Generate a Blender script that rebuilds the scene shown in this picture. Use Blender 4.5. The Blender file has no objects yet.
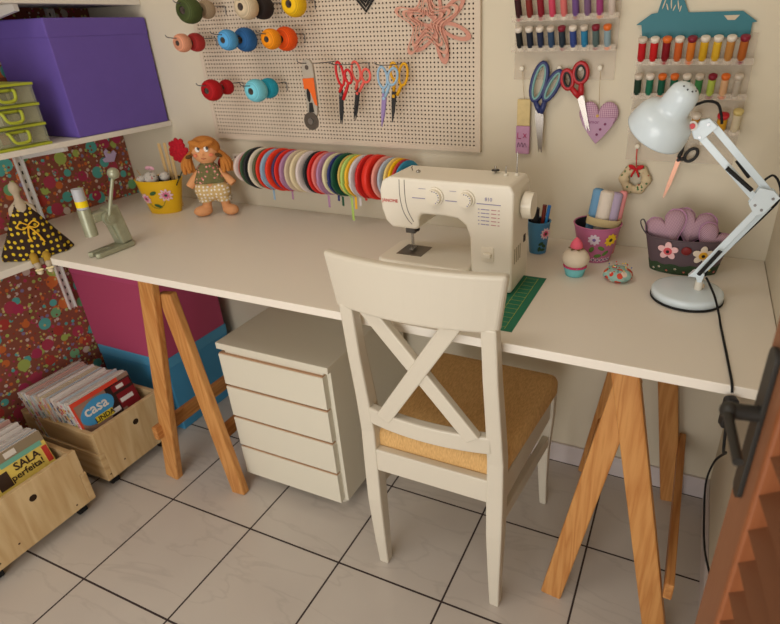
import bpy, math, random
from mathutils import Matrix, Vector
random.seed(7)
C = bpy.context.scene.collection
PI = math.pi

# ------------------------------------------------------------------ helpers
def T(x, y, z): return Matrix.Translation((x, y, z))
def R(ax, deg): return Matrix.Rotation(math.radians(deg), 4, ax)
def SC(x, y, z): return Matrix.Diagonal((x, y, z, 1))

class MB:
    """collects geometry, links it as one mesh object"""
    def __init__(s): s.V = []; s.F = []; s.I = []; s.S = []; s.M = []
    def mi(s, m):
        if m not in s.M: s.M.append(m)
        return s.M.index(m)
    def add(s, vs, fs, m, smooth=True, X=None):
        b = len(s.V)
        if X is not None: vs = [X @ Vector(v) for v in vs]
        s.V += [tuple(v) for v in vs]
        k = s.mi(m)
        for f in fs: s.F.append(tuple(b + i for i in f)); s.I.append(k); s.S.append(smooth)
        return s
    def box(s, a, b, m, X=None):
        x0, y0, z0 = a; x1, y1, z1 = b
        v = [(x0,y0,z0),(x1,y0,z0),(x1,y1,z0),(x0,y1,z0),(x0,y0,z1),(x1,y0,z1),(x1,y1,z1),(x0,y1,z1)]
        return s.add(v, [(3,2,1,0),(4,5,6,7),(0,1,5,4),(1,2,6,5),(2,3,7,6),(3,0,4,7)], m, False, X)
    def loft(s, loops, m, caps=True, smooth=True, X=None, closed=False):
        n = len(loops[0]); v = [p for l in loops for p in l]; f = []
        L = len(loops)
        for i in range(L if closed else L - 1):
            a = i*n; c = ((i+1) % L)*n
            for j in range(n):
                k = (j+1) % n
                f.append((a+j, a+k, c+k, c+j))
        if caps and not closed:
            f.append(tuple(range(n-1, -1, -1))); f.append(tuple((L-1)*n + j for j in range(n)))
        return s.add(v, f, m, smooth, X)
    def tube(s, pts, r, m, n=8, closed=False, flat=1.0, caps=True, X=None):
        P = [Vector(p) for p in pts]; L = len(P); loops = []
        up = None
        for i in range(L):
            if closed: t = (P[(i+1) % L] - P[i-1])
            else: t = P[min(i+1, L-1)] - P[max(i-1, 0)]
            t.normalize()
            if up is None:
                up = Vector((0,0,1)) if abs(t.z) < .9 else Vector((0,1,0))
            a = t.cross(up)
            if a.length < 1e-6: a = t.orthogonal()
            a.normalize(); b = a.cross(t); b.normalize(); up = b
            rr = r[i] if isinstance(r, (list, tuple)) else r
            loops.append([P[i] + a*rr*math.cos(2*PI*k/n) + b*rr*flat*math.sin(2*PI*k/n) for k in range(n)])
        return s.loft(loops, m, caps, True, X, closed)
    def cyl(s, p0, p1, r0, m, r1=None, n=20, X=None):
        r1 = r0 if r1 is None else r1
        a = Vector(p0); b = Vector(p1); t = (b-a).normalized(); u = t.orthogonal().normalized(); w = t.cross(u)
        l0 = [a + (u*math.cos(2*PI*k/n) + w*math.sin(2*PI*k/n))*r0 for k in range(n)]
        l1 = [b + (u*math.cos(2*PI*k/n) + w*math.sin(2*PI*k/n))*r1 for k in range(n)]
        v = l0 + l1
        s.add(v, [(j, (j+1) % n, n+(j+1) % n, n+j) for j in range(n)], m, True, X)
        s.add(l0, [tuple(range(n-1, -1, -1))], m, False, X); s.add(l1, [tuple(range(n))], m, False, X)
        return s
    def lathe(s, prof, m, n=28, X=None, sx=1.0, sy=1.0, caps=True):
        loops = [[(r*sx*math.cos(2*PI*k/n), r*sy*math.sin(2*PI*k/n), z) for k in range(n)] for r, z in prof]
        return s.loft(loops, m, caps, True, X)
    def ell(s, c, r, m, nu=18, nv=12, X=None, rot=None):
        M = T(*c) @ (rot if rot else Matrix()) @ SC(*r)
        if X is not None: M = X @ M
        v = [(0,0,-1)]; f = []
        for i in range(1, nv):
            a = -PI/2 + PI*i/nv
            for j in range(nu): v.append((math.cos(a)*math.cos(2*PI*j/nu), math.cos(a)*math.sin(2*PI*j/nu), math.sin(a)))
        v.append((0,0,1)); e = len(v)-1
        for j in range(nu):
            k = (j+1) % nu
            f.append((0, 1+k, 1+j)); f.append((e, e-nu+j, e-nu+k))
            for i in range(nv-2): a = 1+i*nu; f.append((a+j, a+k, a+nu+k, a+nu+j))
        return s.add(v, f, m, True, M)
    def prism(s, poly, h0, h1, m, X=None):
        n = len(poly)
        v = [(x, y, h0) for x, y in poly] + [(x, y, h1) for x, y in poly]
        f = [(j, (j+1) % n, n+(j+1) % n, n+j) for j in range(n)] + [tuple(range(n-1,-1,-1)), tuple(range(n, 2*n))]
        return s.add(v, f, m, False, X)
    def ringp(s, o, i, h0, h1, m, X=None):
        n = len(o)
        v = [(x,y,h0) for x,y in o] + [(x,y,h1) for x,y in o] + [(x,y,h0) for x,y in i] + [(x,y,h1) for x,y in i]
        f = []
        for j in range(n):
            k = (j+1) % n
            f += [(j,k,n+k,n+j), (2*n+k,2*n+j,3*n+j,3*n+k), (n+j,n+k,3*n+k,3*n+j), (k,j,2*n+j,2*n+k)]
        return s.add(v, f, m, False, X)
    def text(s, t, size, m, X, ext=.0004, off=0.0, align='CENTER'):
        cu = bpy.data.curves.new('t', 'FONT'); cu.body = t; cu.size = size; cu.extrude = ext; cu.offset = off
        cu.align_x = align; cu.align_y = 'CENTER'; cu.resolution_u = 2
        o = bpy.data.objects.new('t', cu); me = bpy.data.meshes.new_from_object(o)
        s.add([v.co[:] for v in me.vertices], [tuple(p.vertices) for p in me.polygons], m, False, X)
        bpy.data.objects.remove(o); bpy.data.meshes.remove(me); bpy.data.curves.remove(cu)
        return s
    def build(s, name, parent=None, bev=0, seg=2, sub=0, remesh=0, loc=None, label=None):
        me = bpy.data.meshes.new(name)
        me.from_pydata(s.V, [], s.F)
        for m in s.M: me.materials.append(m)
        me.polygons.foreach_set('material_index', s.I); me.polygons.foreach_set('use_smooth', s.S)
        me.update()
        o = bpy.data.objects.new(name, me); C.objects.link(o)
        if parent: o.parent = parent
        if loc: o.location = loc
        if remesh:
            q = o.modifiers.new('r', 'REMESH'); q.mode = 'VOXEL'; q.voxel_size = remesh; q.use_smooth_shade = True
            q = o.modifiers.new('s', 'SMOOTH'); q.iterations = 4
        if bev:
            q = o.modifiers.new('b', 'BEVEL'); q.width = bev; q.segments = seg; q.limit_method = 'ANGLE'; q.angle_limit = math.radians(40)
            q.harden_normals = False
        if sub:
            q = o.modifiers.new('u', 'SUBSURF'); q.levels = sub; q.render_levels = sub
        if label: o['label'] = label
        return o

def thing(name, label, cat, loc=(0,0,0), rotz=0, group=None):
    o = bpy.data.objects.new(name, None); C.objects.link(o); o.empty_display_size = .05
    o.location = loc; o.rotation_euler = (0, 0, math.radians(rotz))
    return tag(o, label, cat, group)
def tag(o, label, cat, group=None):
    o['label'] = label; o['category'] = cat
    if group: o['group'] = group
    return o
def struct(o): o['kind'] = 'structure'; return o
def copy_tree(o, parent=None):
    c = o.copy(); C.objects.link(c)
    if parent: c.parent = parent
    for ch in o.children: copy_tree(ch, c)
    return c
def spl(pts, k=6, closed=False):
    P = [Vector(p) for p in pts]; n = len(P); out = []
    rng = range(n) if closed else range(n-1)
    for i in rng:
        if closed: p0, p1, p2, p3 = P[i-1], P[i], P[(i+1) % n], P[(i+2) % n]
        else: p0, p1, p2, p3 = P[max(i-1,0)], P[i], P[i+1], P[min(i+2,n-1)]
        for j in range(k):
            t = j/k
            out.append(.5*((2*p1) + (p2-p0)*t + (2*p0-5*p1+4*p2-p3)*t*t + (3*p1-p0-3*p2+p3)*t**3))
    if not closed: out.append(P[-1])
    return out
def rect_loop(c, w, d, X=None):
    x, y, z = c
    return [(x-w/2,y-d/2,z),(x+w/2,y-d/2,z),(x+w/2,y+d/2,z),(x-w/2,y+d/2,z)]
def rrect(w, h, r, k=5, cx=0, cy=0):
    out = []
    for sx, sy, a in ((1,1,0),(-1,1,90),(-1,-1,180),(1,-1,270)):
        for i in range(k+1):
            t = math.radians(a + 90*i/k)
            out.append((cx + sx*(w/2-r) + r*math.cos(t), cy + sy*(h/2-r) + r*math.sin(t)))
    return out
def ellp(a, b, n=24, cx=0, cy=0, rot=0):
    c, s_ = math.cos(math.radians(rot)), math.sin(math.radians(rot))
    return [(cx + a*math.cos(2*PI*k/n)*c - b*math.sin(2*PI*k/n)*s_, cy + a*math.cos(2*PI*k/n)*s_ + b*math.sin(2*PI*k/n)*c) for k in range(n)]
WALL = R('X', 90)      # xy drawing -> standing on the back wall (x, z), facing the room
def bar(mb, p0, p1, w, t, m, side=(1,0,0)):
    """straight timber between two points: w along 'side', t across"""
    a = Vector(p0); b = Vector(p1); d = (b-a).normalized(); u = Vector(side); u = (u - d*u.dot(d)).normalized(); v = d.cross(u)
    L = [[p + u*w/2*i + v*t/2*j for i, j in ((-1,-1),(1,-1),(1,1),(-1,1))] for p in (a, b)]
    return mb.loft(L, m, True, False)

# ------------------------------------------------------------------ materials
def lin(c):
    return tuple(((v/255)/12.92 if v/255 <= .04045 else ((v/255+.055)/1.055)**2.4) for v in c) + (1,)
def newmat(name):
    m = bpy.data.materials.new(name); m.use_nodes = True
    nt = m.node_tree; b = nt.nodes['Principled BSDF']
    return m, nt, b
_mc = {}
def mat(col, rough=.5, spec=.35, metal=0, name=None, var=0, vs=30, bump=0, bs=200, tr=0, alpha=1):
    key = (col, rough, spec, metal, var, vs, bump, bs, tr, alpha)
    if key in _mc: return _mc[key]
    m, nt, b = newmat(name or 'paint_%d_%d_%d' % col)
    b.inputs['Base Color'].default_value = lin(col); b.inputs['Roughness'].default_value = rough
    b.inputs['Specular IOR Level'].default_value = spec; b.inputs['Metallic'].default_value = metal
    if tr: b.inputs['Transmission Weight'].default_value = tr
    if alpha < 1: b.inputs['Alpha'].default_value = alpha
    N = nt.nodes; L = nt.links
    if var or bump:
        tc = N.new('ShaderNodeTexCoord')
    if var:
        no = N.new('ShaderNodeTexNoise'); no.inputs['Scale'].default_value = vs; no.inputs['Detail'].default_value = 3
        L.new(tc.outputs['Object'], no.inputs['Vector'])
        rp = N.new('ShaderNodeValToRGB'); c = lin(col)
        rp.color_ramp.elements[0].position = .3; rp.color_ramp.elements[1].position = .7
        rp.color_ramp.elements[0].color = tuple(x*(1-var) for x in c[:3]) + (1,)
        rp.color_ramp.elements[1].color = tuple(min(1, x*(1+var)) for x in c[:3]) + (1,)
        L.new(no.outputs['Fac'], rp.inputs['Fac']); L.new(rp.outputs['Color'], b.inputs['Base Color'])
    if bump:
        n2 = N.new('ShaderNodeTexNoise'); n2.inputs['Scale'].default_value = bs; n2.inputs['Detail'].default_value = 2
        L.new(tc.outputs['Object'], n2.inputs['Vector'])
        bp = N.new('ShaderNodeBump'); bp.inputs['Strength'].default_value = bump; bp.inputs['Distance'].default_value = .002
        L.new(n2.outputs['Fac'], bp.inputs['Height']); L.new(bp.outputs['Normal'], b.inputs['Normal'])
    _mc[key] = m
    return m
def math_n(nt, op, a, b=None):
    n = nt.nodes.new('ShaderNodeMath'); n.operation = op
    for i, v in enumerate((a, b)):
        if v is None: continue
        if isinstance(v, (int, float)): n.inputs[i].default_value = v
        else: nt.links.new(v, n.inputs[i])
    return n.outputs[0]
def mixc(nt, fac, a, b):
    n = nt.nodes.new('ShaderNodeMix'); n.data_type = 'RGBA'
    if isinstance(fac, (int, float)): n.inputs[0].default_value = fac
    else: nt.links.new(fac, n.inputs[0])
    for i, v in ((6, a), (7, b)):
        if isinstance(v, tuple): n.inputs[i].default_value = lin(v) if len(v) == 3 else v
        else: nt.links.new(v, n.inputs[i])
    return n.outputs[2]
def wood(name, c1, c2, scale=(8, 8, 1.2), rough=.5, ring=9.0, knots=True):
    m, nt, b = newmat(name); N = nt.nodes; L = nt.links
    tc = N.new('ShaderNodeTexCoord'); mp = N.new('ShaderNodeMapping'); mp.inputs['Scale'].default_value = scale
    L.new(tc.outputs['Object'], mp.inputs['Vector'])
    no = N.new('ShaderNodeTexNoise'); no.inputs['Scale'].default_value = 1.6; no.inputs['Detail'].default_value = 2
    L.new(mp.outputs[0], no.inputs['Vector'])
    s1 = math_n(nt, 'MULTIPLY', no.outputs['Fac'], ring); s2 = math_n(nt, 'FRACT', s1)
    s3 = math_n(nt, 'PINGPONG', s1, .5)
    fi = N.new('ShaderNodeTexNoise'); fi.inputs['Scale'].default_value = 14; fi.inputs['Detail'].default_value = 4
    L.new(mp.outputs[0], fi.inputs['Vector'])
    f = math_n(nt, 'ADD', math_n(nt, 'MULTIPLY', s3, 1.1), math_n(nt, 'MULTIPLY', fi.outputs['Fac'], .5))
    rp = N.new('ShaderNodeValToRGB'); rp.color_ramp.elements[0].position = .2; rp.color_ramp.elements[1].position = .75
    rp.color_ramp.elements[0].color = lin(c2); rp.color_ramp.elements[1].color = lin(c1)
    L.new(f, rp.inputs['Fac']); L.new(rp.outputs['Color'], b.inputs['Base Color'])
    b.inputs['Roughness'].default_value = rough; b.inputs['Specular IOR Level'].default_value = .3
    return m
def dots_mat(name, base, layers, plane='XZ', rough=.8, coord='Object', rnd=.72):
    """layers: (cells per metre, r_out, r_in, [colours], density)"""
    m, nt, b = newmat(name); N = nt.nodes; L = nt.links
    tc = N.new('ShaderNodeTexCoord'); sp = N.new('ShaderNodeSeparateXYZ'); L.new(tc.outputs[coord], sp.inputs[0])
    cb = N.new('ShaderNodeCombineXYZ')
    if plane == '3D': vec = tc.outputs[coord]
    else:
        L.new(sp.outputs['XYZ'.index(plane[0])], cb.inputs[0]); L.new(sp.outputs['XYZ'.index(plane[1])], cb.inputs[1]); vec = cb.outputs[0]
    cur = lin(base)
    for li, (sc, ro, ri, cols, dens) in enumerate(layers):
        mp = N.new('ShaderNodeMapping'); mp.inputs['Location'].default_value = (3.7*li, 1.9*li, 0); L.new(vec, mp.inputs['Vector'])
        vo = N.new('ShaderNodeTexVoronoi'); vo.voronoi_dimensions = '3D' if plane == '3D' else '2D'
        vo.inputs['Scale'].default_value = sc; vo.inputs['Randomness'].default_value = rnd
        L.new(mp.outputs[0], vo.inputs['Vector'])
        d = vo.outputs['Distance']
        k = math_n(nt, 'LESS_THAN', d, ro)
        if ri > 0: k = math_n(nt, 'MULTIPLY', k, math_n(nt, 'GREATER_THAN', d, ri))
        se = N.new('ShaderNodeSeparateColor'); L.new(vo.outputs['Color'], se.inputs[0])
        k = math_n(nt, 'MULTIPLY', k, math_n(nt, 'LESS_THAN', se.outputs[0], dens))
        rp = N.new('ShaderNodeValToRGB'); rp.color_ramp.interpolation = 'CONSTANT'
        cr = rp.color_ramp
        while len(cr.elements) < len(cols): cr.elements.new(.5)
        for i, c in enumerate(cols): cr.elements[i].position = i/len(cols); cr.elements[i].color = lin(c)
        L.new(se.outputs[1], rp.inputs['Fac'])
        n = N.new('ShaderNodeMix'); n.data_type = 'RGBA'; L.new(k, n.inputs[0])
        if isinstance(cur, tuple): n.inputs[6].default_value = cur
        else: L.new(cur, n.inputs[6])
        L.new(rp.outputs['Color'], n.inputs[7]); cur = n.outputs[2]
    if isinstance(cur, tuple): b.inputs['Base Color'].default_value = cur
    else: L.new(cur, b.inputs['Base Color'])
    b.inputs['Roughness'].default_value = rough; b.inputs['Specular IOR Level'].default_value = .2
    return m

def wound(col, ax=2, n=260, rough=.7):
    """thread / yarn wound round an axis"""
    key = ('w', col, ax, n)
    if key in _mc: return _mc[key]
    m, nt, b = newmat('wound_%d_%d_%d' % col); N = nt.nodes; L = nt.links
    tc = N.new('ShaderNodeTexCoord'); wv = N.new('ShaderNodeTexWave'); wv.bands_direction = 'XYZ'[ax]
    wv.inputs['Scale'].default_value = n; wv.inputs['Distortion'].default_value = 1.5; wv.inputs['Detail'].default_value = 1
    L.new(tc.outputs['Object'], wv.inputs['Vector'])
    c = lin(col)
    L.new(mixc(nt, wv.outputs['Fac'], tuple(x*.78 for x in c[:3])+(1,), tuple(min(1,x*1.12) for x in c[:3])+(1,)), b.inputs['Base Color'])
    b.inputs['Roughness'].default_value = rough; b.inputs['Specular IOR Level'].default_value = .25
    _mc[key] = m
    return m

M_wall = mat((216, 206, 184), .85, .2, name='wall_paint', var=.02, vs=3, bump=.05, bs=90)
M_ceil = mat((225, 215, 200), .9, .2, name='ceiling_paint')
M_white = mat((230, 222, 209), .38, .4, name='white_laminate')
M_shelf = mat((222, 216, 206), .45, .35, name='shelf_laminate')
M_cream = mat((209, 201, 184), .42, .4, name='cream_lacquer')
M_drawer = mat((216, 210, 192), .5, .35, name='drawer_cream')
M_gap = mat((186, 148, 116), .7, .2, name='raw_board_edge')
M_pine = wood('oiled_pine', (200, 144, 84), (178, 118, 62), (22, 22, 1.6), .45, 5)
M_piney = wood('oiled_pine_lengthways', (196, 140, 82), (168, 108, 56), (22, 1.6, 22), .5, 5)
M_crate = wood('raw_pine_y', (208, 182, 138), (190, 158, 112), (9, 9, 1.0), .65, 5)
M_cratex = wood('raw_pine_x', (200, 172, 128), (180, 148, 102), (1.0, 9, 9), .65, 5)
M_shutter = wood('shutter_wood', (158, 98, 60), (140, 82, 48), (14, 14, 1.0), .45, 2)
M_frame = wood('door_frame_wood', (150, 104, 74), (136, 90, 62), (14, 14, 1.0), .5, 2)
M_steel = mat((150, 150, 150), .3, .5, .9, name='steel')
M_wire = mat((128, 130, 134), .4, .5, .7, name='hook_wire')
M_blk = mat((34, 33, 33), .5, .35, name='black_plastic')
M_rub = mat((28, 28, 28), .7, .2, name='black_rubber')
M_mach = mat((236, 229, 213), .35, .45, name='machine_plastic')
M_mach2 = mat((238, 230, 212), .32, .45, name='machine_dial_plastic')
M_paper = mat((214, 208, 200), .8, .2, name='paper', var=.05, vs=160)
M_skin = mat((222, 160, 112), .9, .1, name='doll_cloth', bump=.2, bs=500)
M_clear = mat((226, 212, 192), .35, .4, name='clear_plastic_panel', alpha=.28)
# ------------------------------------------------------------------ the room
W = 2.048
def floor_mat():
    m, nt, b = newmat('floor_tiles'); N = nt.nodes; L = nt.links
    tc = N.new('ShaderNodeTexCoord'); sp = N.new('ShaderNodeSeparateXYZ'); L.new(tc.outputs['Object'], sp.inputs[0])
    S = .2985
    def line(o, off):
        f = math_n(nt, 'FRACT', math_n(nt, 'ADD', math_n(nt, 'DIVIDE', math_n(nt, 'SUBTRACT', o, off), S), 40.5))
        return math_n(nt, 'ABSOLUTE', math_n(nt, 'SUBTRACT', f, .5))
    lx = line(sp.outputs[0], .2664); ly = line(sp.outputs[1], -.905)
    g = math_n(nt, 'LESS_THAN', math_n(nt, 'MINIMUM', lx, ly), .0085)
    n1 = N.new('ShaderNodeTexNoise'); n1.inputs['Scale'].default_value = 2.6; n1.inputs['Detail'].default_value = 6; n1.inputs['Distortion'].default_value = .5
    mp = N.new('ShaderNodeMapping'); mp.inputs['Scale'].default_value = (1, 3.2, 1); mp.inputs['Rotation'].default_value = (0, 0, -.35)
    L.new(tc.outputs['Object'], mp.inputs['Vector']); L.new(mp.outputs[0], n1.inputs['Vector'])
    v = math_n(nt, 'ABSOLUTE', math_n(nt, 'SUBTRACT', n1.outputs['Fac'], .5))
    vein = math_n(nt, 'MULTIPLY', math_n(nt, 'SUBTRACT', 1, math_n(nt, 'MINIMUM', math_n(nt, 'MULTIPLY', v, 45), 1)), .13)
    n2 = N.new('ShaderNodeTexNoise'); n2.inputs['Scale'].default_value = 5; L.new(tc.outputs['Object'], n2.inputs['Vector'])
    base = mixc(nt, n2.outputs['Fac'], (200, 192, 182), (188, 179, 170))
    base = mixc(nt, vein, base, (120, 108, 104))
    col = mixc(nt, g, base, (58, 46, 44)); L.new(col, b.inputs['Base Color'])
    L.new(mixc(nt, g, (0.24,0.24,0.24,1), (.9,.9,.9,1)), b.inputs['Roughness'])
    b.inputs['Specular IOR Level'].default_value = .45
    bp = N.new('ShaderNodeBump'); bp.inputs['Distance'].default_value = .001; bp.inputs['Strength'].default_value = .6; bp.invert = True
    L.new(g, bp.inputs['Height']); L.new(bp.outputs['Normal'], b.inputs['Normal'])
    return m
YF = -2.7; H = 2.4
struct(MB().box((-.06, YF, -.06), (W+.06, .06, 0), floor_mat()).build('floor'))
struct(MB().box((-.06, YF, H), (W+.06, .06, H+.05), M_ceil).build('ceiling'))
struct(MB().box((-.06, 0, 0), (W+.06, .06, H), M_wall).build('wall_back'))
struct(MB().box((-.06, YF, 0), (0, 0, H), M_wall).build('wall_left'))
struct(MB().box((W, YF, 0), (W+.06, 0, H), M_wall).build('wall_right'))
M_base = mat((208, 198, 196), .3, .45, name='baseboard_tile', var=.05, vs=14)
struct(MB().box((.34, -.009, 0), (W-.0005, -.0005, .071), M_base).build('baseboard_back', bev=.001))
struct(MB().box((W-.009, -1.25, 0), (W-.0005, -.0095, .071), M_base).build('baseboard_right', bev=.001))

# patterned fabric on the left wall
TEAL=(92,176,170); GRN=(168,186,96); PNK=(184,66,98); ORG=(206,112,60); WHT=(206,190,178); LIL=(134,124,160); BRN=(142,84,68)
M_fab = dots_mat('retro_print_fabric', BRN, [
    (70, .22, 0, [ORG, GRN, WHT, (160,70,50), PNK], .55),
    (46, .25, 0, [TEAL, GRN, ORG, WHT, LIL, PNK], .66),
    (46, .11, 0, [BRN, (60,34,40), WHT], .55),
    (21, .25, 0, [TEAL, GRN, ORG, (206,190,178)], .40),
    (21, .17, .10, [BRN, PNK, ORG, BRN], .40),
    (12, .235, 0, [GRN, TEAL, (176,66,88), GRN, ORG], .62),
    (12, .20, .0, [(176,60,92), (120,180,130), TEAL, (176,66,60)], .62),
    (85, .33, .0, [(206,190,120), BRN], .16),
], 'YZ', .9)
f = MB().box((.0008, -1.9, .001), (.0035, -.003, 1.62), M_fab).build('wall_fabric')
tag(f, 'brown retro fabric with teal, pink and green motifs covering the left wall', 'fabric')

# slotted rails on the left wall
M_rail = mat((222, 218, 214), .4, .4, name='rail_enamel')
def rail(y, z0, z1, label):
    t = thing('shelf_rail', label, 'shelf rail', (.0036, y, z0))
    mb = MB().box((0, -.011, 0), (.004, .011, z1-z0), M_rail)
    for s in (-1, 1): mb.box((.0005, s*.0105-.0015, 0), (.012, s*.0105+.0015, z1-z0), M_rail)
    mb.build('channel', t)
    sl = MB(); z = .02
    while z < z1-z0-.02: sl.box((.0038, -.0022, z), (.0044, .0022, z+.010), M_blk); z += .026
    sl.build('slots', t)
rail(-.375, .45, .716, 'white slotted metal rail on the fabric wall below the desk level')
rail(-.375, .752, .968, 'white slotted metal rail between the doll shelf and the purple box shelf')
rail(-.136, 1.018, 1.345, 'white slotted metal rail behind the purple box, up to the top shelf')

def shelf(label, x1, y0, y1, z0, z1, brackets, name='wall_shelf'):
    t = thing(name, label, 'shelf', (0, y1, z0))
    MB().box((.004, y0-y1, 0), (x1, 0, z1-z0), M_shelf).build('board', t, bev=.0015)
    for yb in brackets:
        mb = MB(); L = x1-.03
        mb.loft([[(.012, yb-y1-.006, -.05), (.012, yb-y1+.006, -.05), (.012, yb-y1+.006, -.0005), (.012, yb-y1-.006, -.0005)],
                 [(L, yb-y1-.006, -.016), (L, yb-y1+.006, -.016), (L, yb-y1+.006, -.0005), (L, yb-y1-.006, -.0005)]], M_rail, True, False)
        mb.build('bracket', t)
shelf('white wall shelf left of the desk, where the polka dot doll sits', .315, -1.4, -.5765, .731, .75, [-.8], 'wall_shelf')
shelf('white wall shelf holding the purple box and green drawers', .252, -1.1, -.001, .995, 1.010, [-.36], 'wall_shelf')
shelf('white topmost wall shelf above the purple box', .24, -1.1, -.001, 1.347, 1.368, [-.36], 'wall_shelf')

# desk top
desk = MB().box((0.004, -.575, .731), (W-.0015, -.001, .75), M_white).build('desk', bev=.0015)
tag(desk, 'long white desk top spanning the room on two wooden trestles', 'desk')

# ------------------------------------------------------------------ trestles
def trestle(label, loc, A, B, yf, yr, ax, bx, st, fa_=1, rear=(0, 0)):
    """A/B: (foot x, top x, top z) of the two legs of each frame"""
    t = thing('trestle', label, 'trestle', loc); lx, ly, _ = loc
    MB().box((ax-lx, yf+.026-ly, .690), (bx-lx, yr+.02-ly, .7305), M_piney).build('top_beam', t, bev=.003)
    for y in (yf, yr):
        (fa, ta, za), (fb, tb, zb) = A, B
        if y == yr and rear[0]: ta, tb = rear; za = zb = .705
        if y == yr and len(st) > 2: fa = ta = fb = tb = st[2]; fa -= .03; ta -= .03
        s = 1 if y == yr else -1
        mb = MB(); bar(mb, (fa-lx, y-fa_*.0125-ly, 0.0), (ta-lx, y-fa_*.0125-ly, za), .05, .024, M_pine); mb.build('leg', t, bev=.004)
        mb = MB(); bar(mb, (fb-lx, y+fa_*.0125-ly, 0.0), (tb-lx, y+fa_*.0125-ly, zb), .05, .024, M_pine); mb.build('leg', t, bev=.004)
    for k, (x, z) in enumerate(st[:2]):
        mb = MB(); bar(mb, (x-lx, (yf-.045 if k == (0 if loc[0] < 1 else 1) else yf+.045)-ly, z), (x-lx, yr+.02-ly, z), .018, .045, M_piney); mb.build('stretcher', t, bev=.003)
trestle('wooden trestle at the left end of the desk, beside the pink box', (.60, -.3, 0),
        (.487, .636, .727), (.738, .655, .668), -.515, -.075, .60, .668, [(.509, .2), (.698, .2), .700], 1)
trestle('wooden trestle under the right end of the desk', (1.82, -.27, 0),
        (1.703, 1.812, .665), (1.951, 1.803, .705), -.490, -.035, 1.772, 1.835, [(1.729, .2), (1.952, .2)], -1, (1.800, 1.842))

# ------------------------------------------------------------------ drawer unit
t = thing('drawer_unit', 'cream chest of four drawers under the middle of the desk', 'drawer unit', (.915, -.25, 0))
x0, x1, y0, y1 = -.176, .180, -.195, .205
mb = MB()
mb.box((x0, y0+.004, .04), (x0+.016, y1, .488), M_drawer); mb.box((x1-.016, y0+.004, .04), (x1, y1, .488), M_drawer)
mb.box((x0+.016, y1-.01, .04), (x1-.016, y1, .488), M_drawer); mb.box((x0+.016, y0+.03, .04), (x1-.016, y1-.01, .055), M_drawer)
mb.box((x0+.016, y0-.006, .055), (x1-.016, y0+.03, .488), M_drawer)
mb.build('carcass', t, bev=.001)
MB().box((x0-.008, y0-.012, .488), (x1+.004, y1+.002, .508), M_drawer).build('top_panel', t, bev=.002)
zz = [(.376, .476), (.266, .367), (.156, .257), (.044, .147)]
for i, (a, b_) in enumerate(zz):
    mb = MB().box((x0-.001, y0-.016, a), (x1-.012, y0+.0035, b_), M_drawer)
    d = mb.build('drawer_front', t, bev=.0015)
    MB().box((x0+.001, y0-.0135, b_+.0003), (x1-.014, y0+.002, b_+.0028), M_gap).build('top_edge', d)
for x in (x0+.04, x1-.04):
    for y in (y0+.04, y1-.05): MB().cyl((x, y, 0), (x, y, .0395), .013, M_cream, .02).build('foot', t)

# ------------------------------------------------------------------ storage boxes
def lidded_box(name, label, x0, x1, y0, y1, z0, z1, lid, col, col2, rough=.75, tz=.985):
    cx, cy = (x0+x1)/2, (y0+y1)/2
    t = thing(name, label, 'box', (cx, cy, z0)); h = z1-z0
    a, b_ = (x1-x0)/2, (y1-y0)/2
    mb = MB()
    mb.loft([[(-a*tz,-b_*tz,0),(a*tz,-b_*tz,0),(a*tz,b_*tz,0),(-a*tz,b_*tz,0)], [(-a*.988,-b_*.988,h-.003),(a*.988,-b_*.988,h-.003),(a*.988,b_*.988,h-.003),(-a*.988,b_*.988,h-.003)]], col, True, False)
    mb.build('body', t, bev=.003)
    MB().box((-a, -b_, h-lid), (a, b_, h), col2).build('lid', t, bev=.004)
    return t
M_pur = mat((104, 84, 166), .7, .25, name='purple_card', var=.03, vs=20)
M_pnk = mat((180, 74, 108), .55, .3, name='pink_card'); M_pnk2 = mat((186, 78, 116), .55, .3, name='pink_card_lid')
M_blu = mat((72, 146, 188), .55, .3, name='blue_card'); M_blu2 = mat((84, 156, 194), .55, .3, name='blue_card_lid')
lidded_box('storage_box', 'large purple lidded box on the upper left shelf', .008, .250, -.330, -.006, 1.0105, 1.314, .048, M_pur, M_pur)
lidded_box('storage_box', 'blue lidded box on the floor underneath the pink box', .012, .342, -.342, -.055, .0005, .292, .04, M_blu, M_blu2)
lidded_box('storage_box', 'pink lidded box stacked on the blue box below the desk', .008, .346, -.346, -.06, .2925, .612, .045, M_pnk, M_pnk2)

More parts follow.
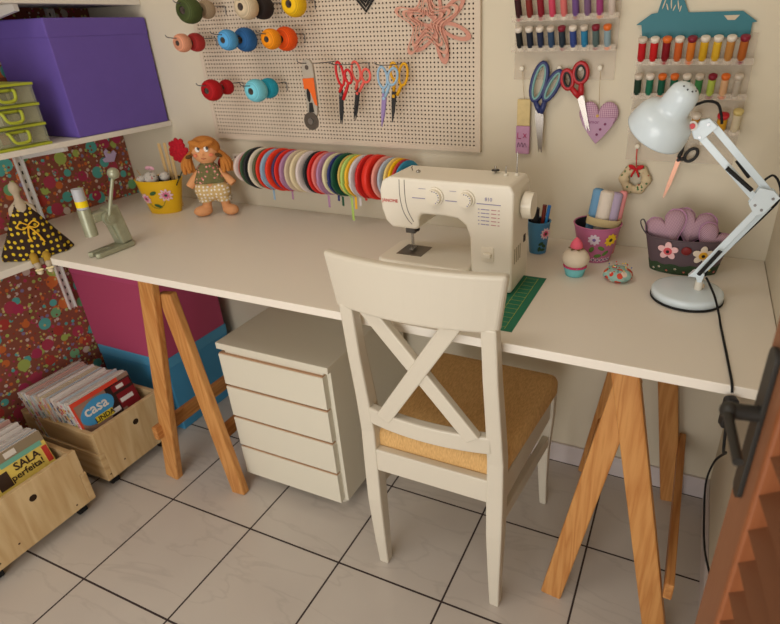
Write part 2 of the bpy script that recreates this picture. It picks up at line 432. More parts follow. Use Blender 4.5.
# ------------------------------------------------------------------ crates
def crate(label, x0, x1, y0, y1, z0=.042, z1=.222):
    lx, ly = (x0+x1)/2, (y0+y1)/2
    t = thing('wooden_crate', label, 'crate', (lx, ly, 0))
    x0 -= lx; x1 -= lx; y0 -= ly; y1 -= ly; w = .014; zm = (z0+z1)/2
    MB().box((x0+w, y0+w, z0+.004), (x1-w, y1-w, z0+.014), M_crate).build('base', t)
    # front and back panels (short way), one board high, finger jointed: lower part set in
    for xa, xb, nm in ((x1-w, x1, 'front_panel'), (x0, x0+w, 'back_panel')):
        mb = MB()
        mb.prism([(y0, zm+.012), (y0, z1), (y1, z1), (y1, zm+.012), (y1-w, zm+.012), (y1-w, z0), (y0+w, z0), (y0+w, zm+.012)][::-1] if 0 else
                 [(y0+w, z0), (y1-w, z0), (y1-w, zm+.01), (y1, zm+.01), (y1, z1), (y0, z1), (y0, zm+.01), (y0+w, zm+.01)],
                 xa, xb, M_crate, Matrix(((0,0,1,0),(1,0,0,0),(0,1,0,0),(0,0,0,1))))
        p = mb.build(nm, t, bev=.0015)
        if nm == 'front_panel':
            yc = (y0+y1)/2
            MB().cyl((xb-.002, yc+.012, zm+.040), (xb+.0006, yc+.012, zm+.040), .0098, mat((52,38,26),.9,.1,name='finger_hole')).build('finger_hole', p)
            for yy, z in ((yc-.06, z0+.035), (yc+.1, z0+.02), (yc-.115, z0+.02)): MB().cyl((xb, yy, z), (xb+.0005, yy, z), .0028, mat((80,58,40),.8,.2,name='screw_hole')).build('screw', p)
    for ya, yb, o in ((y0, y0+w, -.004), (y1-w, y1, .004)):
        mb = MB()
        mb.box((x0+w, ya, zm+.012), (x1-w-.0005, yb, z1-.006), M_cratex)
        mb.box((x0-.0, ya+min(o,0), z0), (x1, yb+max(o,0), zm+.0095), M_cratex)
        mb.build('side_panel', t, bev=.0015)
    for x in (x0+.035, x1-.035):
        for y in (y0+.03, y1-.03):
            c = MB().box((x-.014, y-.012, z0-.006), (x+.014, y+.012, z0-.0003), M_steel).cyl((x, y-.011, .0155), (x, y+.011, .0155), .0155, M_rub)
            c.build('caster', t, bev=.001)
    return t
crate('raw pine crate on casters with stacked magazines, nearest the trestle', .03, .362, -.650, -.402)
crate('raw pine crate on casters in the left foreground, in front of the other crate', .03, .382, -1.02, -.718, .042, .225)

COLP = [(206,200,196),(214,206,200),(200,192,184),(190,150,140),(206,190,150),(180,190,196),(214,206,200)]
COLS = [(196,60,60),(214,170,60),(90,140,150),(206,200,196),(70,80,120),(160,110,60),(180,190,90),(210,120,140),(214,206,200),(120,60,50),(220,216,210)]
def magazine(label, x, y, z, w, h, th, lean, group, spine_n, cover=None):
    """stands on its lower edge, cover facing +x, leaning back towards the wall"""
    t = thing('magazine', label, 'magazine', (x, y, z), 0, group); t.rotation_euler = (0, math.radians(-lean), 0)
    MB().box((-th+.0005, -w/2+.001, 0.001), (-.0005, w/2-.001, h+.0002), M_paper).build('pages', t)
    c1 = mat(random.choice(COLP), .35, .45, name='cover_print'); c2 = mat(random.choice(COLP), .35, .45, name='cover_print')
    mb = MB()
    mb.box((-.0005, -w/2, 0), (0, w/2, h), c1); mb.box((-th, -w/2, 0), (-th+.0005, w/2, h), c2)
    mb.box((-th, -w/2-.0006, 0), (0, -w/2, h), mat(random.choice([(206,200,196),(214,206,200),(200,190,180),(190,170,160)]), .4, .4, name='spine_print'))
    cv = mb.build('cover', t)
    # bits of print on the spine
    mb = MB(); zz_ = h*.1
    while zz_ < h*.92:
        dz = random.uniform(.008, .03)
        mb.box((-th+.0012, -w/2-.0010, zz_), (-.0012, -w/2-.0006, min(zz_+dz*.7, h*.95)), mat(random.choice(COLS), .4, .4, name='spine_print')); zz_ += dz
    mb.build('spine_print', cv)
    return t, cv
YZ = Matrix(((0,0,1,0),(1,0,0,0),(0,1,0,0),(0,0,0,1)))   # xy drawing -> faces +x
n = 25; xs = [.112 + .222*i/(n-1) for i in range(n)]
g1 = 'magazines packed in the crate by the trestle'
for i, x in enumerate(xs):
    last = i == n-1
    lab = 'home magazine with a blue CASA LINDA title, frontmost in the crate by the trestle' if last else 'magazine packed spine to spine in the crate by the trestle'
    if i == 0: lab = 'rearmost magazine in the crate by the trestle, against the fabric wall'
    ww = .193 + random.uniform(-.006, .004); hh = .248 + random.uniform(-.005, .005)
    t, cv = magazine(lab, x+.008, -.536-.018*(1-i/n)+random.uniform(-.003,.003), .0565, ww if not last else .2, hh if not last else .25, .0088, 14, g1 if 0 < i < n-1 else None, i)
    if last:
        red = mat((214,72,52),.35,.45,name='cover_print'); sky = mat((70,150,200),.35,.45,name='cover_print'); yel = mat((226,200,60),.35,.45,name='cover_print')
        wh = mat((226,220,214),.35,.45,name='cover_print'); dk = mat((52,36,34),.35,.45,name='cover_print'); mar = mat((130,34,40),.35,.45,name='cover_print')
        mb = MB(); e = .0004
        mb.box((0, -.1, 0), (e, .1, .25), mat((150,120,104),.35,.45,name='cover_print'))
        mb.box((e, -.1, .236), (2*e, .06, .25), red); mb.box((e, -.1, 0), (2*e, -.093, .236), red)
        mb.box((e, .01, .2), (2*e, .1, .236), dk); mb.box((2*e, .03, .21), (3*e, .095, .232), mar); mb.box((2*e, .045, .214), (3.5*e, .07, .226), wh); mb.box((e, -.005, .135), (2*e, .035, .2), dk); mb.box((e, .035, .15), (2*e, .1, .2), mar); mb.box((2*e, .04, .168), (3*e, .085, .182), wh); mb.box((2*e, -.005, .15), (3*e, .03, .165), wh)
        mb.box((e, -.093, .06), (2*e, .1, .085), wh); mb.box((e, .05, .09), (2*e, .1, .15), mar); mb.box((e, -.07, .09), (2*e, .05, .13), mar)
        mb.box((e, -.02, .095), (3*e, .045, .115), wh); mb.box((e, .06, .1), (3*e, .075, .14), wh)
        mb.prism(ellp(.058, .037, 28, -.034, .192, 12), e, 3*e, sky, YZ)
        mb.prism(ellp(.014, .012, 16, -.078, .125), e, 3*e, yel, YZ)
        mb.prism([(-.054,.152),(.006,.152),(.006,.174),(-.054,.174)], 2*e, 4*e, yel, YZ)
        mb.build('cover_art', cv)
        mb = MB().text('casa', .047, wh, T(0,0,0) @ YZ @ T(-.036, .202, 5*e), .0002, .0008)
        mb.text('LINDA', .022, dk, YZ @ T(-.024, .163, 5*e), .0002, .0004)
        mb.build('lettering', cv)
n = 11
for i in range(n):
    last = i == n-1; x = .155 + .0195*i
    lab = 'yellow magazine titled SALA perfeita, frontmost in the left foreground crate' if last else 'magazine leaning in the left foreground crate'
    t, cv = magazine(lab, x+.01, -.845+random.uniform(-.003,.003), .057, .2, .24+(.006 if last else random.uniform(-.01,.004)), .0095, 13, None if last else 'magazines in the left foreground crate', i)
    if last:
        yel = mat((222,196,96),.35,.45,name='cover_print'); wh = mat((214,206,196),.35,.45,name='cover_print'); dk = mat((60,44,36),.35,.45,name='cover_print'); e = .0004
        mb = MB(); mb.box((0,-.1,0),(e,.1,.246), yel); mb.box((e,-.1,.215),(2*e,.1,.246), mat((140,124,100),.35,.45,name='cover_print'))
        mb.box((e,-.1,.112),(2*e,.1,.118), wh); mb.box((e,-.02,.205),(3*e,.09,.219), mat((110,170,150),.35,.45,name='cover_print')); mb.box((e,.0,.224),(3*e,.03,.240), wh)
        mb.box((e,-.045,.150),(3*e,-.012,.195), dk); mb.box((e,.084,.150),(3*e,.098,.200), mat((190,60,50),.35,.45,name='cover_print'))
        mb.prism(ellp(.02,.02,18,-.065,.212), e, 3*e, mat((60,130,84),.35,.45,name='cover_print'), YZ); mb.prism(ellp(.012,.012,18,-.065,.212), e, 4*e, wh, YZ)
        mb.build('cover_art', cv)
        MB().text('SALA', .03, dk, YZ @ T(.040, .190, 4*e), .0002, .0006).text('perfeita!', .026, dk, YZ @ T(.032, .166, 4*e), .0002, .0004).build('lettering', cv)

# ------------------------------------------------------------------ chair
t = thing('dining_chair', 'cream wooden chair with crossed back and tan woven seat', 'chair', (1.43, -.38, 0))
ox, oy = -1.43, .38
def P(x, y, z): return (x+ox, y+oy, z)
def post(xs):
    return MB().loft([rect_loop(P(x, y, z), w, d) for x, y, z, w, d in xs], M_cream, True, False)
post([(1.274,-.548,0,.026,.026),(1.277,-.556,.1,.031,.031),(1.281,-.565,.25,.036,.036),(1.280,-.56,.36,.036,.038),(1.283,-.562,.46,.034,.038),(1.286,-.575,.56,.031,.036),(1.290,-.595,.68,.029,.032),(1.294,-.612,.80,.029,.026)]).build('rear_leg', t, bev=.004)
post([(1.583,-.556,0,.024,.026),(1.583,-.560,.1,.029,.031),(1.584,-.565,.25,.037,.036),(1.583,-.56,.36,.038,.038),(1.584,-.562,.46,.036,.038),(1.583,-.575,.56,.033,.036),(1.582,-.595,.68,.031,.032),(1.582,-.612,.80,.030,.026)]).build('rear_leg', t, bev=.004)
for s, xf, xt in ((-1, 1.277, 1.279), (1, 1.606, 1.607)):
    post([(xf+s*.004,-.196,0,.02,.02),(xf,-.197,.08,.024,.024),(xf-s*.004,-.2,.2,.031,.031),(xt,-.202,.33,.036,.036),(xt,-.203,.4,.036,.036)]).build('front_leg', t, bev=.004)
def curved_rail(xa, xb, y, bulge, zb, zt, th, topy, n=14, zc=0, ia=0, ib=0):
    L = []
    for i in range(n+1):
        u = i/n; x = xa+(xb-xa)*u; c = 4*u*(1-u); yy = y - bulge*c
        xl = xa+ia+(xb-ib-xa-ia)*u; L.append([P(xl, yy-th/2, zb), P(xl, yy+th/2, zb), P(x, yy+th/2+topy, zt+zc*c), P(x, yy-th/2+topy, zt+zc*c)])
    return MB().loft(L, M_cream, True, False)
curved_rail(1.262, 1.616, -.607, .024, .790, .906, .022, -.012, ia=.008, ib=.018).build('top_rail', t, bev=.007, seg=3)
curved_rail(1.297, 1.578, -.576, .016, .490, .534, .022, -.002).build('lower_back_rail', t, bev=.004)
mb = MB(); bar(mb, P(1.333,-.613,.80), P(1.543,-.592,.526), .034, .018, M_cream); mb.build('cross_slat', t, bev=.003)
mb = MB(); bar(mb, P(1.518,-.622,.80), P(1.338,-.592,.522), .034, .018, M_cream); mb.build('cross_slat', t, bev=.003)
MB().box(P(1.297,-.578,.346), P(1.567,-.558,.4085), M_cream).build('rear_apron', t, bev=.003)
MB().box(P(1.297,-.212,.325), P(1.589,-.194,.398), M_cream).build('front_apron', t, bev=.003)
for xa, xb in ((1.277, 1.276), (1.587, 1.609)):
    mb = MB(); bar(mb, P(xa,-.55,.365), P(xb,-.21,.360), .018, .07, M_cream); mb.build('side_apron', t, bev=.002)
    mb = MB(); bar(mb, P(xa,-.555,.285), P(xb,-.205,.245), .018, .032, M_cream); mb.build('side_stretcher', t, bev=.002)
def seat_mat():
    m, nt, b = newmat('woven_seat_fabric'); N = nt.nodes; L = nt.links
    tc = N.new('ShaderNodeTexCoord'); mp = N.new('ShaderNodeMapping'); mp.inputs['Scale'].default_value = (420, 90, 90); L.new(tc.outputs['Object'], mp.inputs['Vector'])
    n = N.new('ShaderNodeTexNoise'); n.inputs['Scale'].default_value = 1; n.inputs['Detail'].default_value = 3; L.new(mp.outputs[0], n.inputs['Vector'])
    rp = N.new('ShaderNodeValToRGB'); rp.color_ramp.elements[0].position = .32; rp.color_ramp.elements[1].position = .68
    rp.color_ramp.elements[0].color = lin((200,156,96)); rp.color_ramp.elements[1].color = lin((226,184,122)); L.new(n.outputs['Fac'], rp.inputs['Fac'])
    L.new(rp.outputs['Color'], b.inputs['Base Color']); b.inputs['Roughness'].default_value = .9
    bp = N.new('ShaderNodeBump'); bp.inputs['Distance'].default_value = .002; bp.inputs['Strength'].default_value = .5; L.new(n.outputs['Fac'], bp.inputs['Height']); L.new(bp.outputs['Normal'], b.inputs['Normal'])
    return m
def seat_loop(z, g, r=.03):
    q = [(1.272+g, -.558+g), (1.594-g, -.558+g), (1.632-g, -.190-g), (1.250+g, -.190-g)]; out = []
    for i, (x, y) in enumerate(q):
        a = Vector(q[i-1]) - Vector((x,y)); b_ = Vector(q[(i+1)%4]) - Vector((x,y)); a.normalize(); b_.normalize()
        rr = .012 if i < 2 else r
        for k in range(6):
            u = k/5; p = Vector((x,y)) + a*rr*(1-u)**2 + b_*rr*u**2; out.append(P(p.x, p.y, z))
    return out
MB().loft([seat_loop(.4005, .003), seat_loop(.408, .0), seat_loop(.436, 0), seat_loop(.448, .004), seat_loop(.455, .014), seat_loop(.459, .04), seat_loop(.461, .1)], seat_mat()).build('seat_cushion', t)

# ------------------------------------------------------------------ louvred shutter door, right foreground
HX, HY = 2.046, -1.27; FX, FY = 1.985, -.872
M_slat = mat((116, 74, 48), .5, .3, name='slat_varnish')
d = Vector((FX-HX, FY-HY, 0)); Wd = d.length; ang = math.degrees(math.atan2(d.y, d.x))
t = thing('door_1', 'open louvred wooden door on the right wall, in the foreground', 'door', (HX-.003, HY, .01), ang)
t['kind'] = 'structure'
def dbx(a, b_, m, nm, par=t, bev=.003): return MB().box(a, b_, m).build(nm, par, bev=bev)
dbx((Wd-.062, 0, 0), (Wd, .03, 1.62), M_frame, 'stile'); dbx((.004, 0, 0), (.06, .03, 1.62), M_shutter, 'stile')
dbx((.06, .002, 1.56), (Wd-.062, .028, 1.62), M_shutter, 'top_rail'); dbx((.06, .002, 0), (Wd-.062, .028, .1), M_shutter, 'bottom_rail')
dbx((Wd-.073, -.003, .1), (Wd-.062, .033, 1.56), M_shutter, 'bead')
mb = MB()
z = .125
while z < 1.54:
    c = T(0, .015, z) @ R('X', -30)
    mb.box((.06, -.016, -.004), (Wd-.073, .016, .004), M_slat, c); z += .046
mb.build('louvre_slats', t)
M_lock = mat((50, 48, 44), .45, .4, .3, name='dark_bronze')
hd = MB().prism(rrect(.022, .178, .011), 0, .005, M_lock, T(Wd-.026, .0305, .900) @ R('X', -90) @ SC(1,-1,1)).build('handle', t, bev=.001)
mb = MB().cyl((Wd-.030, .034, .918), (Wd-.030, .060, .918), .008, M_lock)
mb.ell((Wd-.030, .060, .918), (.009,.009,.009), M_lock)
mb.build('lever', hd)
MB().cyl((Wd-.030, .062, .918), (Wd-.100, .064, .914), .0046, M_lock).build('hanging_grip', hd)
# ------------------------------------------------------------------ pegboard
PB = (.447, 1.344, .965, 1.44)
M_peg = mat((214, 198, 178), .6, .3, name='pegboard_paint')
def pegboard():
    x0, x1, z0, z1 = PB; t = thing('pegboard', 'large perforated white pegboard on the wall above the ribbon rod', 'pegboard', ((x0+x1)/2, 0, z0))
    mx = (x0+x1)/2; p = .0105; th = .0014; yf = -.012; b = .0085
    nx = int((x1-x0-2*b)/p); nz = int((z1-z0-2*b)/p); ax = mx - nx*p/2; az = z0 + (z1-z0-nz*p)/2
    V = []; F = []; r = .0024
    oc = [(math.cos(PI*k/4), math.sin(PI*k/4)) for k in range(8)]
    sq = [(1,0),(1,1),(0,1),(-1,1),(-1,0),(-1,-1),(0,-1),(1,-1)]
    for i in range(nx):
        for j in range(nz):
            cx = ax+(i+.5)*p-mx; cz = az+(j+.5)*p-z0; k0 = len(V)
            V += [(cx+sx*p/2, yf, cz+sz*p/2) for sx, sz in sq] + [(cx+c*r, yf, cz+s*r) for c, s in oc] + [(cx+c*r, yf+th, cz+s*r) for c, s in oc]
            for k in range(8):
                l = (k+1) % 8
                F.append((k0+k, k0+8+k, k0+8+l, k0+l)); F.append((k0+8+k, k0+16+k, k0+16+l, k0+8+l))
    mb = MB(); mb.add(V, F, M_peg, False)
    mb.build('perforated_sheet', t)
    mb = MB()
    e = .0001; X0, X1, Z0, Z1 = ax-mx, ax+nx*p-mx, az-z0, az+nz*p-z0
    mb.box((x0-mx, yf-.001, 0), (X0, -.001, z1-z0), M_peg); mb.box((X1, yf-.001, 0), (x1-mx, -.001, z1-z0), M_peg)
    mb.box((X0, yf-.001, 0), (X1, -.001, Z0), M_peg); mb.box((X0, yf-.001, Z1), (X1, -.001, z1-z0), M_peg)
    mb.build('frame', t)
    MB().box((X0, -.0035, Z0), (X1, -.001, Z1), mat((86, 72, 66), .9, .1, name='hole_shade_dark')).build('hole_shade_sheet', t)  # dark sheet whose colour stands in for the shade inside the peg holes
pegboard()

def hook(x, z, L, label):
    t = thing('pegboard_hook', label, 'hook', (x, -.013, z), 0, 'wire hooks on the pegboard')
    MB().tube(spl([(0,-.001,0),(0,-L*.5,.001),(0,-L*.93,.006),(0,-L,.013)], 4), .0013, M_wire, 6).build('prong', t)
    MB().tube(spl([(0,-.0015,0),(.012,-.0025,.0),(.0145,-.0025,-.006),(.0135,-.0025,-.022)], 4), .0011, M_wire, 6).build('base_wire', t)
YCARD = mat((96, 84, 76), .9, .1, name='yarn_tube_card')
def yarn(x, y, z, r, w, col, label, hole=.36):
    t = thing('yarn_ball', label, 'yarn ball', (x, y, z), 0, None)
    prof = []; n = 12; rh = r*hole
    for i in range(n+1):
        a = -PI/2 + PI*i/n
        prof.append((rh + (r-rh)*math.cos(a)**.55 if abs(math.cos(a)) > 1e-6 else rh, w/2*math.sin(a)))
    X = R('X', 90)
    mb = MB().lathe(prof, wound(col, 1, 90), 28, X, caps=False); mb.build('wound_yarn', t)
    MB().lathe([(rh-.0005,-w*.46),(rh-.0005,w*.46),(rh-.002,w*.46),(rh-.002,-w*.46),(rh-.0005,-w*.46)], YCARD, 20, X, caps=False).build('core_tube', t)
rows = [ # hook x, z, length, [(y, radius, width, colour, label)]
 (.566, 1.325, .17, 'wire hook holding the green and beige yarn', [(-.135,.033,.062,(72,84,44),'olive green yarn ball, top left on the pegboard'),(-.063,.024,.045,(168,146,120),'beige yarn ball behind the olive green one')]),
 (.762, 1.325, .17, 'wire hook holding the cream and black yarn', [(-.138,.030,.055,(206,188,158),'cream yarn ball, in front of the black one'),(-.068,.030,.060,(44,36,34),'black yarn ball beside the cream one')]),
 (.870, 1.328, .15, 'wire hook holding the yellow yarn', [(-.085,.031,.056,(232,186,24),'yellow yarn ball in the top row')]),
 (.511, 1.245, .17, 'wire hook holding the peach and red yarn', [(-.13,.024,.046,(226,156,124),'peach yarn ball at the left of the second row'),(-.07,.025,.046,(176,52,50),'dull red yarn ball behind the peach one')]),
 (.684, 1.250, .185, 'wire hook holding the light blue and dark blue yarn', [(-.14,.026,.050,(84,160,216),'light blue yarn ball'),(-.062,.031,.058,(44,100,160),'dark blue yarn ball')]),
 (.824, 1.249, .18, 'wire hook holding the two orange yarn balls', [(-.138,.025,.046,(240,146,20),'amber orange yarn ball'),(-.068,.030,.056,(240,88,20),'bright red-orange yarn ball, right of the amber one')]),
 (.584, 1.125, .17, 'wire hook holding the two deep red yarn balls', [(-.13,.029,.056,(176,20,28),'large deep red yarn ball in the third row'),(-.062,.021,.044,(172,24,30),'small deep red yarn ball behind the large one')]),
 (.741, 1.126, .175, 'wire hook holding the pale aqua and turquoise yarn', [(-.13,.030,.054,(120,204,224),'pale aqua yarn ball'),(-.068,.027,.050,(36,160,190),'turquoise yarn ball behind the pale aqua one')]),
]
for x, z, L, lab, ys in rows:
    z += .006; hook(x, z, L, lab)
    for k, (y, r, w_, c, l) in enumerate(ys): yarn(x, y-(.010 if k else 0), z-.001-r*.30, r*.98, min(w_, r*1.5), c, l, .30)
hook(.925, 1.186, .165, 'wire hook holding the rotary cutter')
hook(1.018, 1.182, .16, 'wire hook holding the red and the coral scissors')
hook(1.135, 1.180, .15, 'wire hook holding the lilac and the yellow scissors')

# ------------------------------------------------------------------ scissors
def scissors(label, px, y, pz, blades, loops, bcol, pivcol, r=.0028, rot=0, bt=.0016, inner=None, group=None):
    """blades: [(tip dx, tip dz, width)], loops: [(cx, cz, a, b, rot, colour, (sx, sz) where the shank meets the pivot)] relative to the pivot"""
    r = r*1.28 if r < .003 else r
    t = thing('scissors', label, 'scissors', (px, y, pz), 0, group)
    for i, (dx, dz, w) in enumerate(blades):
        d = Vector((dx, dz)); L = d.length; a = math.degrees(math.atan2(dx, -dz)); s = 1 if i % 2 else -1
        poly = [(-w*.5, .012), (w*.5, .012), (w*.55, -.006), (w*.28 if s > 0 else w*.42, -L*.6), (s*w*.06, -L), (s*w*.02-w*.1, -L), (-w*.42 if s > 0 else -w*.28, -L*.6), (-w*.55, -.006)]
        h0 = .0002 + i*(bt+.0002)
        MB().prism(poly, h0, h0+bt, bcol[i % len(bcol)], R('X', 90) @ R('Z', a)).build('blade', t)
    for i, (cx, cz, a, b, ro, col, sh) in enumerate(loops):
        mb = MB(); pts = [(x, -.0025, z) for x, z in ellp(a, b, 22, cx, cz, ro)]
        mb.tube(pts, r, col, 8, True)
        # shank from the pivot to the loop's nearest rim point
        e = min(pts, key=lambda p: (p[0]-sh[0])**2 + (p[2]-sh[1])**2)
        mb.tube([(sh[0], -.0022-.001*i, sh[1]), ((sh[0]+e[0])/2, -.0024, (sh[1]+e[2])/2), e], [r*1.25, r*1.4, r*1.1], col, 8)
        h = mb.build('handle', t)
        if inner: MB().tube([(x, -.0031, z) for x, z in ellp(a-r*.8, b-r*.8, 22, cx, cz, ro)], r*.75, inner, 8, True).build('grip_lining', h)
    MB().cyl((0,-.0048,0), (0,.0002,0), r*1.25, pivcol, n=14).build('screw', t)
    return t
red_ = mat((206,26,32),.35,.4); cor = mat((244,104,92),.35,.4); dkb = mat((46,46,48),.4,.4); lbl = mat((150,184,210),.35,.4); lil = mat((150,128,178),.45,.3); yel_ = mat((236,176,24),.35,.4)
scissors('red-handled pinking scissors with black blades on the pegboard', 1.003, -.115, 1.114, [(-.006,-.073,.011),(-.010,-.072,.010)],
  [(.003,.049,.010,.028,8,red_,(-.003,.006)), (.027,.043,.0095,.016,10,red_,(.006,-.012))], [dkb], M_steel, .0026)
scissors('coral-handled scissors with black blades, right of the red pair', 1.015, -.055, 1.111, [(-.014,-.070,.011),(-.018,-.066,.010)],
  [(.002,.053,.0125,.024,8,cor,(-.004,.008)), (.031,.043,.0125,.016,-8,cor,(.006,.004))], [dkb], cor, .0025)
scissors('lilac scissors with pale blue handles on the pegboard', 1.128, -.115, 1.107, [(-.012,-.069,.012),(-.012,-.069,.011)],
  [(.000,.048,.0125,.024,4,lbl,(-.001,.012)), (.028,.050,.0125,.020,-22,lbl,(.004,.004))], [lil], lbl, .0024)
scissors('yellow-handled scissors with black blades behind the lilac pair', 1.118, -.045, 1.104, [(-.010,-.066,.012),(-.008,-.064,.011)],
  [(.005,.060,.010,.020,4,yel_,(.001,.012)), (.031,.052,.012,.026,-12,yel_,(.010,.002))], [dkb], yel_, .0027)
# rotary cutter
t = thing('rotary_cutter', 'grey and orange rotary cutter hanging on the pegboard', 'rotary cutter', (.925, -.132, 1.118))
gry = mat((176,166,152),.5,.3); org = mat((232,104,36),.45,.35)
def cut_outline(a): return [(-.0175,.045),(-.0165,.068),(-.010,.079),(0,.082),(.010,.079),(.0165,.068),(.0175,.045),(.018,.02),(.017,-.02),(.014,-.05),(.006,-.062),(-.012,-.062),(-.017,-.045),(-.0165,-.01),(-.0175,.02)]
h = MB().ringp([(x,y) for x,y in cut_outline(0)], [(.0045*math.cos(2*PI*k/15+2.3)*-1 if 0 else -.0045*math.cos(2*PI*k/15-.55+PI*0), .062+.006*math.sin(2*PI*k/15-.0)) for k in range(15)], 0, .012, gry, WALL) if 0 else MB().prism(cut_outline(0), 0, .010, gry, WALL)
h.build('handle', t, bev=.003)
MB().prism([(-.0165,.036),(.0178,.038),(.0185,0),(.019,-.030),(.012,-.026),(.004,.0),(-.003,.012),(-.015,.010)], .0095, .0125, org, WALL).build('grip', t, bev=.001)
MB().prism(ellp(.0045,.016,16,-.004,-.004), .0102, .0135, M_blk, WALL).prism([(-.008,-.045),(.006,-.045),(.004,-.022),(-.004,-.022)], .0102, .014, M_blk, WALL).build('slider', t)
MB().cyl((.0,-.010,.062), (.0,-.0108,.062), .0055, mat((90,80,74),.8,.2)).build('hang_hole', t)
wd = MB().cyl((-.006,-.0102,-.068), (-.006,-.0125,-.068), .0225, mat((96,88,80),.4,.5,.5), n=32).build('wheel', t)
MB().cyl((-.006,-.0126,-.068), (-.006,-.016,-.068), .008, M_steel).build('wheel_screw', wd)
# paper stencils
def star(Rr, inn, n=5, rot=90, k=16, sharp=.6):
    out = []
    for i in range(n*k):
        a = 2*PI*i/(n*k); c = abs(math.cos(n*a/2))**sharp
        rr = Rr*(inn+(1-inn)*c); out.append((rr*math.cos(a+math.radians(rot)), rr*math.sin(a+math.radians(rot))))
    return out
def star2(Rr, inn):
    P_ = []
    for k in range(10):
        a = math.radians(90+36*k)
        if k % 2: P_.append((Rr*inn*math.cos(a), Rr*inn*math.sin(a), 0))
        else:
            for da in (-6, 6): P_.append((Rr*.97*math.cos(a+math.radians(da)), Rr*.97*math.sin(a+math.radians(da)), 0))
    return [(p.x, p.y) for p in spl(P_, 5, True)]
def stencil(label, x, y, z, Rr, inn, rot, col, ks, sharp=.8):
    t = thing('paper_star', label, 'paper star', (x, y, z))
    m = mat(col, .7, .25)
    for a, b_ in ks: MB().ringp(star2(Rr*a, inn), star2(Rr*b_, inn), 0, .0012, m, WALL).build('star_outline', t)
    mb = MB()
    for q in range(5):
        an = math.radians(rot + 36 + 72*q); r0 = Rr*ks[-1][0]*inn*.9; r1 = Rr*inn
        mb.tube([(r0*math.cos(an), -.0006, r0*math.sin(an)), (r1*math.cos(an), -.0006, r1*math.sin(an))], .0014, m, 4)
    mb.build('bridges', t)
stencil('salmon star-shaped paper cutout with nested outlines, in front of the flower one', 1.209, -.0245, 1.274, .086, .47, 90, (214,156,136), [(1,.90),(.76,.67),(.54,.46),(.34,.27)], 1.25)
def petalflower(label, x, y, z, Rr, rot, col, n=6):
    t = thing('paper_flower', label, 'paper flower', (x, y, z)); m = mat(col, .7, .25)
    for q in range(n):
        a = rot + 360/n*q; X = WALL @ R('Z', a)
        o = [(Rr*(.5+.5*u), v*Rr*.19) for u, v in [(math.cos(2*PI*k/20), math.sin(2*PI*k/20)) for k in range(20)]]
        i_ = [(Rr*(.5+.34*u), v*Rr*.10) for u, v in [(math.cos(2*PI*k/20), math.sin(2*PI*k/20)) for k in range(20)]]
        MB().ringp(o, i_, 0, .001, m, X @ T(0,0,.0003*q)).build('petal', t)
petalflower('salmon paper flower half hidden behind the star cutout', 1.238, -.0165, 1.266, .090, -20, (206,146,128))
# black wire heart frame cut by the top edge of the photo
t = thing('heart_ornament', 'black openwork heart ornament hanging at the top of the pegboard', 'ornament', (1.037, -.0145, 1.335))
for k, s in enumerate((1, .68, .38)):
    pts = [(.036*s*x, -.001, .034*s*zv+.0*s) for x, zv in ((0,-1),(.45,-.45),(.9,.05),(1,.45),(.75,.8),(.4,.8),(0,.45),(-.4,.8),(-.75,.8),(-1,.45),(-.9,.05),(-.45,-.45))]
    MB().tube(pts, .0028, M_blk, 6, True).build('heart_outline', t)

# ------------------------------------------------------------------ ribbon rod and rolls
RY, RZ = -.074, .902
t = thing('ribbon_rod', 'thin rod below the pegboard that carries the ribbon rolls', 'rod', (.93, RY, RZ))
MB().cyl((-.415,0,0), (.437,0,0), .0038, mat((206,196,182),.4,.4)).build('rod', t)
for x in (-.418, .43):
    b_ = MB().box((x-.012, .058, -.018), (x+.012, .0735, .016), M_white).box((x-.004, -.008, -.008), (x+.004, .058, .004), M_white).build('bracket', t, bev=.002)
    MB().cyl((x, .0578, .006), (x, .0565, .006), .003, mat((110,50,44),.5,.4)).build('screw', b_)
MB().cyl((-.421,0,0), (-.4155,0,0), .018, mat((176,32,40),.5,.3)).build('end_cap', t)
CARD = mat((220,212,196),.7,.2,name='reel_card')
RM = lambda x: x + .060*(1.16-x)/.6 + .003
def roll(x, r, w, col, label, tail=0, tdx=0, tilt=8, inner=.5, group=None, twist=0):
    t = thing('ribbon_roll', label, 'ribbon', (x, RY, RZ-.006), 0, group); t.rotation_euler = (math.radians(twist), 0, math.radians(tilt))
    X = R('Y', 90); m = mat(col, .5, .35)
    MB().lathe([(r*inner,-w/2),(r*.97,-w/2),(r,-w/2+.0008),(r,w/2-.0008),(r*.97,w/2),(r*inner,w/2),(r*inner,-w/2)], m, 36, X, caps=False).build('wound_ribbon', t)
    MB().lathe([(.0062,-w*.42),(r*inner-.0003,-w*.42),(r*inner-.0003,w*.42),(.0062,w*.42),(.0062,-w*.42)], CARD, 24, X, caps=False).build('reel', t)
    if tail:
        L = []; 
        for i in range(9):
            u = i/8; a = math.radians(-150 + 60*min(1, u*1.6)); 
            if u < .6: y, z = (r+.0012)*math.cos(a)*1.0, (r+.0012)*math.sin(a); y = -(r+.0014)*math.cos(math.radians(10+55*u/.6)); z = -(r+.0014)*math.sin(math.radians(10+55*u/.6))
            else: y = -(r+.0014)*math.cos(math.radians(65)) - .004*(u-.6); z = -(r+.0014)*math.sin(math.radians(65)) - tail*(u-.6)/.4
            dx = tdx*u
            L.append([(-.0045+dx, y, z), (.0045+dx, y, z), (.0045+dx, y+.0006, z+.0001), (-.0045+dx, y+.0006, z+.0001)])
        MB().loft(L, m, True, False).build('loose_end', t)
